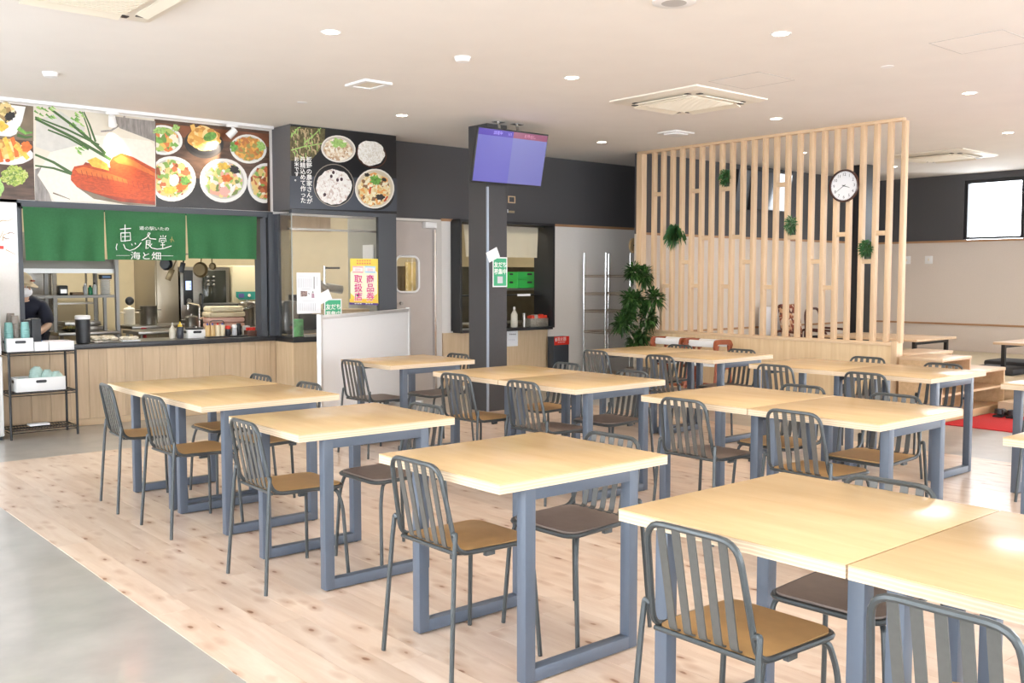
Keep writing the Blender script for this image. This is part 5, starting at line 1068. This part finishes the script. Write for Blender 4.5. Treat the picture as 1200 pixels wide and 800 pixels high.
for g, z in SP:
    o = bl0 if first else bl0.copy()
    if not first: COL.objects.link(o); o.parent = ps
    first = False; o.location = (XP, YS0 - PIT*(g+.5), z)

def leafcloud(n, rx, ry, rz, ln, wd, m, seed, droop=.3, radial=True, parent=None, name='leaves'):
    rr = random.Random(seed); b = MB()
    for _ in range(n):
        d = Vector((rr.gauss(0, 1), rr.gauss(0, 1), rr.gauss(0, 1))).normalized(); q = rr.random()**.5
        c = Vector((d.x*rx*q, d.y*ry*q, d.z*rz*q)); dr = (d + Vector((rr.gauss(0, .4), rr.gauss(0, .4), rr.gauss(0, .4)+.15))).normalized()
        sd = dr.cross(Vector((0, 0, 1)));  sd = sd.normalized() if sd.length > .05 else Vector((1, 0, 0)); l = ln*rr.uniform(.7, 1.2); w = wd*rr.uniform(.7, 1.2)
        mid = c + dr*l*.5; tip = c + dr*l + Vector((0, 0, -droop*l)); up = sd.cross(dr)*w*.3
        b.m(0 if rr.random() < .7 else 1); b.poly([c, mid+sd*w*.5+up, tip]); b.poly([c, tip, mid-sd*w*.5+up])
    o = b.build(name, m, parent, smooth=False); o['kind'] = 'stuff'; return o
M_lf = mat('leaf_green', (.028, .082, .018), .45, var=.35, vscale=12); M_lf2 = mat('leaf_light', (.06, .14, .03), .45, var=.3, vscale=12); M_fl = mat('faux_leaf', (.05, .16, .055), .5, var=.4, vscale=40); M_fl2 = mat('faux_leaf_pale', (.28, .40, .24), .5, var=.3, vscale=40)
for g, z, kind, l in ((7, 2.34, 0, 'small green pot plant high on the batten screen'), (2, 1.79, 1, 'trailing fern on the left of the batten screen'), (13, 1.775, 2, 'variegated pot plant in the middle of the batten screen'), (19, 1.51, 0, 'small green pot plant under the clock on the batten screen')):
    t = thing('potted_plant', l, 'plant', (XP-.012, YS0-PIT*(g+.5), z+.023), 0, 'small plants on the screen')
    MB().lathe((0, 0, 0), [(.026, 0), (.032, .05), (.029, .05), (.02, .045)], n=14).build('pot', mat('pot_dark', (.05, .06, .04), .6), t)
    o = leafcloud(300, .055, .05, .075 if kind != 1 else .06, .05 if kind != 1 else .10, .014, [M_fl, M_fl2 if kind == 2 else M_lf2], 20+g, droop=.25 if kind != 1 else .9, parent=t)
    o.location = (-.02, .0, .105 if kind != 1 else .07)
# clock
ck = thing('wall_clock', 'round white faced clock with a dark wooden rim on the batten screen', 'clock', (XP-.030, 5.325, 2.267)); ck.rotation_euler.z = RAD(-90)
qx = Matrix.Rotation(RAD(90), 3, 'X').to_quaternion()
MB().lathe((0, 0, 0), [(.0, .0), (.158, 0), (.165, .012), (.16, .03), (.148, .034), (.142, .017)], n=48, axis=qx, cap=False).build('rim', mat('clock_wood', (.055, .018, .014), .3, coat=.5), ck)
MB().lathe((0, 0, 0), [(0, .018), (.1425, .018)], n=40, axis=qx).build('dial', mat('dial_white', (.84, .85, .88), .4), ck)
M_num = mat('dial_ink', (.10, .10, .12), .5)
for h in range(1, 13):
    a = RAD(90-30*h); text('numeral', str(h), .042, face_my(.112*cos(a), -.0186, .112*sin(a)), M_num, ck, .0003)
b = MB()
for k in range(60):
    a = RAD(6*k); c_ = Vector((cos(a), 0, sin(a))); s_ = Vector((-sin(a), 0, cos(a)))*.0012
    b.poly([c_*.132-s_+Vector((0, -.0185, 0)), c_*.132+s_+Vector((0, -.0185, 0)), c_*.138+s_+Vector((0, -.0185, 0)), c_*.138-s_+Vector((0, -.0185, 0))])
o = b.build('minute_marks', M_num, ck, smooth=False); o['kind'] = 'stuff'
def hand(name, ang, ln, w, y): 
    a = RAD(90-ang); d = Vector((cos(a), 0, sin(a))); s_ = Vector((-d.z, 0, d.x)); c_ = Vector((0, y, 0)); MB().prism([c_-d*.02-s_*w, c_-d*.02+s_*w, c_+d*ln+s_*w*.5, c_+d*ln-s_*w*.5], (0, -.001, 0)).build(name, M_dplast, ck, smooth=False)
hand('hour_hand', 109, .066, .0038, -.0205); hand('minute_hand', 236, .11, .0026, -.0222); MB().lathe((0, 0, 0), [(.007, .0205), (.006, .0255), (0, .026)], n=12, axis=qx).build('hub', M_dplast, ck)

# ================================================================== CHROME RACK, POT PLANT, CHILD CHAIRS
t = thing('chrome_rack', 'empty chrome wire rack by the wall behind the pot plant', 'rack')
for x in (8.99, 9.45):
    for y in (8.69, 9.08): MB().tube([(x, y, 0), (x, y, 1.665)], .0125, n=10).build('post', M_chrome, t); 
for z in (.11, .655, .925, 1.15, 1.378):
    f = MB()
    for q in (0, -.022): f.tube([(8.99, 8.69, z+q), (9.45, 8.69, z+q), (9.45, 9.08, z+q), (8.99, 9.08, z+q)], .0042, n=6, closed=True)
    for k in range(1, 20): f.tube([(8.99+.46*k/20, 8.69, z+.004), (8.99+.46*k/20, 9.08, z+.004)], .0022, n=4)
    for k in range(20):
        u, v = 8.99+.46*k/20, 8.99+.46*(k+1)/20; f.tube([(u, 8.69, z), ((u+v)/2, 8.69, z-.022), (v, 8.69, z)], .002, n=4); u, v = 8.69+.39*k/20, 8.69+.39*(k+1)/20; f.tube([(8.99, u, z), (8.99, (u+v)/2, z-.022), (8.99, v, z)], .002, n=4)
    o = f.build('wire_shelf', mat('rack_wire', (.42, .36, .30), .35, metal=.8), t); o['kind'] = 'stuff'
pt = thing('pot_plant', 'tall leafy pot plant with pale stems beside the batten screen', 'plant', (8.64, 7.82, 0))
MB().lathe((0, 0, 0), [(.0, .004), (.11, 0), (.15, .26), (.155, .28), (.14, .28), (.13, .24), (0, .24)], n=26).build('pot', mat('pot_grey', (.22, .19, .17), .6), pt)
M_bark = mat('pale_bark', (.46, .40, .32), .8, var=.3, vscale=30)
CL = [(-.06, .02, 1.415, .105), (.10, .0, 1.37, .125), (-.13, .0, 1.09, .115), (.0, .03, 1.10, .10), (.14, -.13, 1.11, .12), (-.27, .0, .81, .12), (-.15, .0, .92, .10), (.12, -.06, .86, .125), (.02, -.02, .67, .14), (-.02, .0, .58, .13), (.10, -.04, .98, .08)]
for k, (x, y, z, r) in enumerate(CL):
    b0 = (random.Random(k).uniform(-.05, .05), random.Random(k+9).uniform(-.05, .05), .24)
    MB().tube(fillet([b0, (b0[0]*1.2+x*.2, b0[1]+y*.3, .24+(z-.24)*.55), (x*.9, y, z-.02)], .15, n=5), [.014]*7 + [.010]*1 if False else .011, n=7).build('stem', M_bark, pt)
    rr = random.Random(50+k); b = MB()
    for _ in range(230):
        d = Vector((rr.gauss(0, 1), rr.gauss(0, 1), rr.gauss(.25, .9))).normalized(); c = Vector((x, y, z)) + d*r*rr.uniform(.05, .75)
        sd = d.cross(Vector((0, 0, 1))); sd = sd.normalized() if sd.length > .05 else Vector((1, 0, 0)); l = r*rr.uniform(.6, 1.0); w = .032*rr.uniform(.7, 1.2)
        m1 = c+d*l*.45+Vector((0, 0, .008)); tp_ = c+d*l+Vector((0, 0, -.25*l)); b.m(0 if rr.random() < .75 else 1)
        b.poly([c, m1+sd*w*.5, tp_, m1-sd*w*.5])
    o = b.build('leaves', [M_lf, M_lf2], pt, smooth=False); o['kind'] = 'stuff'
M_hc = mat('red_brown_beech', (.30, .075, .03), .38, var=.15, vscale=14)
for k, (y, l) in enumerate(((7.16, 'red brown child chair with a white bar, left of two by the screen'), (6.68, 'red brown child chair with a white bar, right of two by the screen'))):
    t = thing('child_chair', l, 'child chair', (8.52, y, 0), RAD((4, 3)[k]), 'child chairs')
    for s in (-1, 1):
        ys = s*.195
        b = MB(); b.tube(fillet([(.17, ys, 0), (.10, ys, .62)], 0), .017, n=8); b.build('leg', M_hc, t)
        b = MB(); b.tube(fillet([(-.17, ys, 0), (-.10, ys, .62)], 0), .017, n=8); b.build('leg', M_hc, t)
        ap = fillet([(-.17, 0, .58), (-.15, 0, .665), (.0, 0, .66), (.13, 0, .655), (.165, 0, .60)], .06, n=5); b = MB()
        up = [(p[0], ys-.014, p[2]+.022) for p in ap]; dn = [(p[0]*.86, ys-.014, p[2]-.03) for p in reversed(ap)]
        b.prism(up+dn, (0, .028, 0)); b.build('armrest', M_hc, t, smooth=False)
        MB().box(-.13, .13, ys-.012, ys+.012, .36, .39).build('side_rail', M_hc, t, smooth=False); MB().box(-.15, .15, ys-.012, ys+.012, .15, .18).build('side_rail', M_hc, t, smooth=False)
    lab(MB().box(.075, .11, -.18, .18, .60, .675, bev=.012).build('back_bar', M_wplast, t), 'white padded bar'); lab(MB().box(-.14, .14, -.18, .18, .392, .42, bev=.008).build('seat', M_wplast, t), 'white seat')
    lab(MB().box(-.115, -.08, -.18, .18, .60, .672, bev=.012).build('front_bar', M_wplast, t), 'white padded bar')
    for x in (-.15, .15): MB().box(x-.012, x+.012, -.18, .18, .15, .178).build('stretcher', M_hc, t, smooth=False)

# ================================================================== RAISED ROOM
PZ = .27
M_tat = wood('tatami', (.62, .55, .42), (.54, .46, .33), axis=1, scale=20, rough=.7)
pf = struct(MB().box(10.25, X1-.03, Y0+.01, 8.09, 0, PZ-.012).build('floor_raised', wood('platform_oak', (.62, .44, .27), (.52, .35, .2), axis=1, scale=8), smooth=False), 'raised platform')
for i in range(4):
    for j in range(6):
        MB().box(10.4+i*.99, 10.4+i*.99+.98, 8.08-1.85*(j+1), 8.08-1.85*j-.01, PZ-.0118, PZ).build('tatami_mat', M_tat, pf, smooth=False)
MB().box(10.22, 10.4, Y0+.01, 8.09, PZ-.0118, PZ+.002).build('nosing', wood('nosing_oak', (.72, .55, .36), (.62, .45, .28), axis=1, scale=8), pf, smooth=False)
sp_ = struct(MB().box(9.85, 10.24, Y0+.1, 4.15, 0, .13).build('trim_6', wood('step_oak', (.70, .54, .38), (.6, .44, .29), axis=1, scale=8), smooth=False), 'low wooden step')
o = MB().box(8.80, 9.84, -2.2, 4.225, 0, .008, bev=.002).build('red_carpet', mat('red_carpet', (.58, .018, .022), .95, var=.08, vscale=90, bump=.3)); tag(o, 'red carpet before the raised room', 'carpet')
for k, (x, y, m, l) in enumerate(((9.72, 4.06, M_dplast, 'left'), (9.72, 3.94, M_dplast, 'right'))):
    t = thing('shoe', '%s black shoe on the red carpet beside the shoe shelves' % l, 'shoe', (x, y, .0085), RAD(5), 'black shoes')
    MB().box(-.12, .12, -.045, .045, 0, .018, bev=.008).build('sole', M_dplast, t); MB().ball((.03, 0, .03), .075, sc=(1.15, .55, .55)).build('upper', mat('shoe_black', (.02, .02, .022), .35), t); MB().lathe((-.07, 0, .03), [(.042, 0), (.04, .045), (.034, .045), (.03, .02)], n=14).build('collar', mat('shoe_black', (.02, .02, .022), .35), t)
# shoe shelves
M_cub = wood('cubby_oak', (.66, .45, .26), (.54, .35, .19), axis=0, scale=8, rough=.5); M_cubt = wood('cubby_top', (.72, .53, .36), (.62, .43, .27), axis=1, scale=8, rough=.35)
def cubby(name, label, x0, x1, y0, y1, h, shelves, open_y=True):
    t = thing(name, label, 'shoe shelf', (0, 0, 0)); T = .022
    MB().box(x0-.004, x1+.004, y0-.006, y1, h-.03, h, bev=.002).build('top', M_cubt, t); MB().box(x0, x0+T, y0, y1, .0, h-.0305).build('side', M_cub, t, smooth=False); MB().box(x1-T, x1, y0, y1, .0, h-.0305).build('side', M_cub, t, smooth=False)
    MB().box(x0+T, x1-T, y1-T, y1, 0, h-.0305).build('back', M_cub, t, smooth=False); MB().box(x0+T, x1-T, y0+.012, y0+T+.012, 0, .055).build('plinth', M_cub, t, smooth=False)
    for z in shelves: MB().box(x0+T, x1-T, y0+.004, y1-T, z-.011, z+.011).build('shelf', M_cub, t, smooth=False)
    return t
cubby('shoe_shelf', 'low oak shoe shelf with open compartments by the red carpet', 9.432, 10.2, 4.24, 4.62, .445, (.066, .255))
cubby('shoe_shelf', 'taller oak shoe shelf left of the low one by the end of the screen', 8.85, 9.43, 4.24, 4.66, .60, (.066, .25, .42))
cubby('shoe_shelf', 'oak shoe shelf behind the other two, beyond the end of the screen', 9.06, 9.98, 4.68, 5.05, .60, (.066, .25, .42))
# low tables, cushions
def lowtable(x, y, lx, ly, label):
    t = thing('low_table', label, 'low table', (x, y, PZ), 0, 'low tables')
    MB().box(-lx/2, lx/2, -ly/2, ly/2, .325, .352, bev=.002).build('tabletop', M_cubt, t)
    for s in (-1, 1):
        b = MB(); yy = s*(ly/2-.08); b.box(-lx/2+.08, -lx/2+.125, yy-.02, yy+.02, 0, .3245); b.box(lx/2-.125, lx/2-.08, yy-.02, yy+.02, 0, .3245); b.box(-lx/2+.126, lx/2-.126, yy-.02, yy+.02, .285, .3245); b.box(-lx/2+.126, lx/2-.126, yy-.02, yy+.02, 0, .03); b.build('leg_frame', M_black, t, smooth=False)
lowtable(11.5, 6.22, 1.0, 1.28, 'low wooden table with black legs behind the end of the screen'); lowtable(11.75, 4.20, .9, 1.28, 'low wooden table with black legs at the right edge')
for k, (x, y, l) in enumerate(((11.35, 4.78, 'flat black floor cushion before the right low table'), (12.4, 5.05, 'flat black floor cushion behind the right low table'), (12.5, 4.2, 'flat black floor cushion at the right edge behind the low table'), (12.5, 6.2, 'flat black floor cushion behind the left low table'))):
    o = MB().box(x-.26, x+.26, y-.26, y+.26, PZ+.0005, PZ+.075, bev=.03).build('floor_cushion', mat('cushion_black', (.025, .026, .03), .7)); tag(o, l, 'cushion', 'black floor cushions')
o = struct(MB().box(12.25, 12.47, 6.98, 7.20, PZ+.001, CZ).build('trim_7', M_black, smooth=False), 'slim black steel column behind the screen')
t = thing('wall_television', 'dark television on the charcoal wall seen between the battens', 'television', (11.55, 8.02, 2.54)); t.rotation_euler = (RAD(8), 0, 0)
MB().box(-.45, .45, -.03, .02, -.27, .27, bev=.006).build('casing', M_dplast, t); MB().box(-.435, .435, -.0315, -.0302, -.255, .255).build('screen', mat('screen_off', (.10, .11, .13), .06, spec=1.0), t, smooth=False)
MB().box(-.75, -.46, .0, .06, -.3, .25).build('wall_box', M_dplast, t, smooth=False)
# legless floor chairs stacked behind the screen
M_flo = food('floral_cloth', [(.25, .06, .03), (.55, .32, .18), (.12, .04, .03), (.65, .5, .38)], 26, .8)
for k, (x, y, l) in enumerate(((11.60, 7.55, 'legless floor chair with a floral back seen between the battens, left'), (12.35, 7.62, 'legless floor chair with a dark bent frame seen between the battens, right'))):
    t = thing('floor_chair', l, 'floor chair', (x, y, PZ), RAD(12*k-6), 'legless floor chairs')
    MB().box(-.24, .24, -.30, .18, .0, .09, bev=.03).build('seat', mat('fc_black', (.02, .02, .022), .6), t); MB().box(-.24, .24, -.28, .14, .0905, .26, bev=.03).build('cushion', mat('fc_red', (.17, .05, .035), .6) if k == 0 else mat('fc_black', (.02, .02, .022), .6), t)
    MB().box(-.20, .20, .12, .19, .262, .72, bev=.03, rot=Matrix.Rotation(RAD(-10), 3, 'X')).build('back', M_flo, t) if k == 0 else MB().tube(fillet([(-.22, .16, .1), (-.22, .2, .64), (.22, .2, .64), (.22, .16, .1)], .14, n=6), .018, n=8).build('bent_back', mat('fc_wood', (.09, .02, .012), .35), t)
    for s in (-1, 1): MB().tube(fillet([(s*.26, -.25, .02), (s*.26, -.25, .34), (s*.26, .17, .36), (s*.26, .17, .02)], .06, n=4), .016, n=8).build('arm', mat('fc_wood', (.09, .02, .012), .35), t)
o = MB().box(11.3, 11.9, 7.92, 8.0, PZ, .95, bev=.02).build('white_board_pack', M_paper); tag(o, 'pale flat pack leaning on the wall behind the floor chairs', 'pack')
for k, (y, z) in enumerate(((7.55, 1.62), (7.2, 1.62))): 
    t = thing('switch_plate', 'pale switch plate on the far wall, %s of two' % ('left', 'right')[k], 'switch', (X1-.008, y, z)); MB().box(0, .007, -.06, .06, -.06, .06, bev=.002).build('plate', M_wplast, t); MB().box(-.004, -.0002, -.012, .012, -.02, .02).build('rocker', M_cream, t, smooth=False)

# ================================================================== PERSON IN THE KITCHEN
M_skin = mat('skin', (.62, .40, .29), .5); M_navy = mat('navy_cloth', (.014, .017, .035), .85, bump=.2, vscale=40); M_hair = mat('black_hair', (.015, .012, .011), .5); M_apron = mat('black_apron', (.012, .012, .014), .8); M_cap = mat('beige_cap', (.56, .46, .32), .85, bump=.15, vscale=80); M_mask = mat('face_mask', (.90, .90, .94), .8)
def skin(name, pts, edges, radii, m, root, parent=None, sub=2):
    me = bpy.data.meshes.new(name); me.from_pydata([Vector(p) for p in pts], edges, []); o = bpy.data.objects.new(name, me); COL.objects.link(o)
    md = o.modifiers.new('skin', 'SKIN'); md.use_smooth_shade = True; md.branch_smoothing = .6; sb = o.modifiers.new('sub', 'SUBSURF'); sb.levels = sb.render_levels = sub
    for v, r in zip(me.skin_vertices[0].data, radii): v.radius = r if isinstance(r, tuple) else (r, r)
    me.skin_vertices[0].data[root].use_root = True
    dg = bpy.context.evaluated_depsgraph_get(); m2 = bpy.data.meshes.new_from_object(o.evaluated_get(dg)); COL.objects.unlink(o); bpy.data.objects.remove(o)
    m2.materials.clear(); m2.materials.append(m); m2.polygons.foreach_set('use_smooth', [True]*len(m2.polygons)); m2.name = name
    o = bpy.data.objects.new(name, m2); COL.objects.link(o); o.parent = parent; return o
pr = thing('person', 'person in a beige cap, white mask and navy top bending over work in the kitchen', 'person', (2.525, 10.14, 0), RAD(-22))
# local frame: faces -y, hips back, torso bent forward
hip = (0, .16, .80); body_pts = [hip, (0, .10, .93), (0, .0, 1.05), (0, -.08, 1.12), (0, -.125, 1.165), (0, -.15, 1.20),            # spine, neck 0-5
  (-.09, .16, .76), (-.10, .10, .44), (-.10, .17, .085), (-.10, .06, .035),                                    # right leg 6-9
  (.09, .16, .76), (.10, .10, .44), (.10, .17, .085), (.10, .06, .035),                                       # left leg 10-13
  (-.155, -.06, 1.085), (-.21, -.10, .90), (-.15, -.30, .84), (-.135, -.36, .835),                               # right arm 14-17
  (.155, -.06, 1.085), (.21, -.10, .90), (.15, -.30, .84), (.135, -.36, .835)]                                  # left arm 18-21
be = [(0, 1), (1, 2), (2, 3), (3, 4), (4, 5), (0, 6), (6, 7), (7, 8), (8, 9), (0, 10), (10, 11), (11, 12), (12, 13), (3, 14), (14, 15), (15, 16), (16, 17), (3, 18), (18, 19), (19, 20), (20, 21)]
br_ = [(.13, .10), (.11, .085), (.11, .085), (.07, .06), .046, .046, .085, .06, .042, .04, .085, .06, .042, .04, .042, .036, .032, .026, .042, .036, .032, .026]
body = skin('body', body_pts, be, br_, M_skin, 0, pr)
shp = [(0, .15, .84), (0, .10, .93), (0, .0, 1.05), (0, -.078, 1.118), (0, -.12, 1.165), (-.155, -.06, 1.088), (-.212, -.10, .89), (.155, -.06, 1.088), (.212, -.10, .89)]
lab(skin('shirt', shp, [(0, 1), (1, 2), (2, 3), (3, 4), (3, 5), (5, 6), (3, 7), (7, 8)], [(.16, .13), (.15, .125), (.16, .13), (.13, .115), .07, .085, .062, .085, .062], M_navy, 0, pr), 'navy short sleeved top')
tr = [(0, .16, .80), (-.09, .16, .76), (-.10, .10, .44), (-.10, .165, .10), (.09, .16, .76), (.10, .10, .44), (.10, .165, .10)]
skin('trousers', tr, [(0, 1), (1, 2), (2, 3), (0, 4), (4, 5), (5, 6)], [(.155, .125), .10, .075, .06, .10, .075, .06], M_navy, 0, pr)
for s in (-1, 1): MB().box(s*.10-.045, s*.10+.045, -.03, .215, 0, .07, bev=.025).build('shoe', M_dplast, pr)
# head turned to its left and down
hd = bpy.data.objects.new('head', None)
Rh = Matrix.Translation((0, -.175, 1.275)) @ Matrix.Rotation(RAD(58), 4, 'Z') @ Matrix.Rotation(RAD(16), 4, 'X')
def hb(name, b, m): b.bm.transform(Rh); return b.build(name, m, pr)
b = MB(); b.ball((0, .005, .025), .082, 20, 14, (.90, 1.08, 1.02)); b.ball((0, -.025, -.035), .066, 18, 12, (.86, .95, 1.05)); b.ball((0, -.083, -.012), .012, 10, 8, (.9, 1.3, 1.5)); b.tube([(0, .03, -.05), (0, .06, -.13)], .045, n=14)
for s in (-1, 1): b.ball((s*.077, .012, -.005), .019, 10, 8, (.45, .8, 1.3))
hb('head', b, M_skin)
for s in (-1, 1): b = MB(); b.ball((s*.03, -.076, .01), .011, 10, 8, (1.2, .6, .7)); hb('eye', b, M_wplast); b = MB(); b.ball((s*.03, -.0825, .01), .0055, 8, 6, (1, .5, 1)); hb('iris', b, M_hair)
b = MB(); b.ball((0, .022, .012), .087, 20, 14, (.92, 1.02, .98)); bmesh.ops.bisect_plane(b.bm, geom=b.bm.verts[:]+b.bm.edges[:]+b.bm.faces[:], plane_co=(0, -.012, 0), plane_no=(0, -1, .25), clear_outer=True); hb('hair', b, M_hair)
b = MB(); b.ball((0, .008, .028), .094, 24, 16, (.95, 1.10, 1.05)); bmesh.ops.bisect_plane(b.bm, geom=b.bm.verts[:]+b.bm.edges[:]+b.bm.faces[:], plane_co=(0, 0, .035), plane_no=(0, 0, -1), clear_outer=True)
cp = hb('cap', b, M_cap); b = MB(); vp = [(.088*sin(RAD(a)), -.088*cos(RAD(a))-.005, .036) for a in range(-70, 71, 10)]; vq = [(.080*sin(RAD(a))*1.05, -.088*cos(RAD(a))*1.0-.075*cos(RAD(a*1.15)), .024) for a in range(70, -71, -10)]; b.prism(vp+vq, (0, 0, .006)); hb('cap_visor', b, M_cap)
b = MB(); b.prism([(x, -.112, .075+z) for x, z in ((-.022, -.004), (-.016, .008), (0, .003), (.014, .009), (.022, .0), (.006, -.004))], (0, .02, 0)); hb('cap_emblem', b, mat('cap_print', (.30, .06, .04), .7))
b = MB(); b.ball((0, -.028, -.045), .079, 20, 12, (.90, 1.02, .72)); bmesh.ops.bisect_plane(b.bm, geom=b.bm.verts[:]+b.bm.edges[:]+b.bm.faces[:], plane_co=(0, -.02, 0), plane_no=(0, 1, 0), clear_outer=True); hb('mask', b, M_mask)
for s in (-1, 1): b = MB(); b.tube([(s*.062, -.03, -.03), (s*.076, .01, -.0)], .002, n=5); hb('mask_strap', b, M_mask)
# hands: palm and five bent fingers
for s in (-1, 1):
    w = Vector((s*.135, -.36, .835)); hp, he, hr = [w, w+Vector((0, -.045, -.005)), w+Vector((0, -.085, -.012))], [(0, 1), (1, 2)], [.024, (.036, .016), (.036, .014)]
    for k, (ox, ln) in enumerate(((-.028, .068), (-.009, .078), (.010, .074), (.028, .058))):
        q = len(hp); hp += [w+Vector((ox, -.088, -.014)), w+Vector((ox*1.1, -.088-ln*.5, -.022)), w+Vector((ox*1.1, -.088-ln*.85, -.045))]; he += [(2, q), (q, q+1), (q+1, q+2)]; hr += [.0095, .0088, .0075]
    q = len(hp); hp += [w+Vector((-s*.034, -.035, -.01)), w+Vector((-s*.056, -.07, -.022)), w+Vector((-s*.05, -.10, -.034))]; he += [(1, q), (q, q+1), (q+1, q+2)]; hr += [.012, .0105, .009]
    skin('hand', hp, he, hr, M_skin, 0, pr, 1)
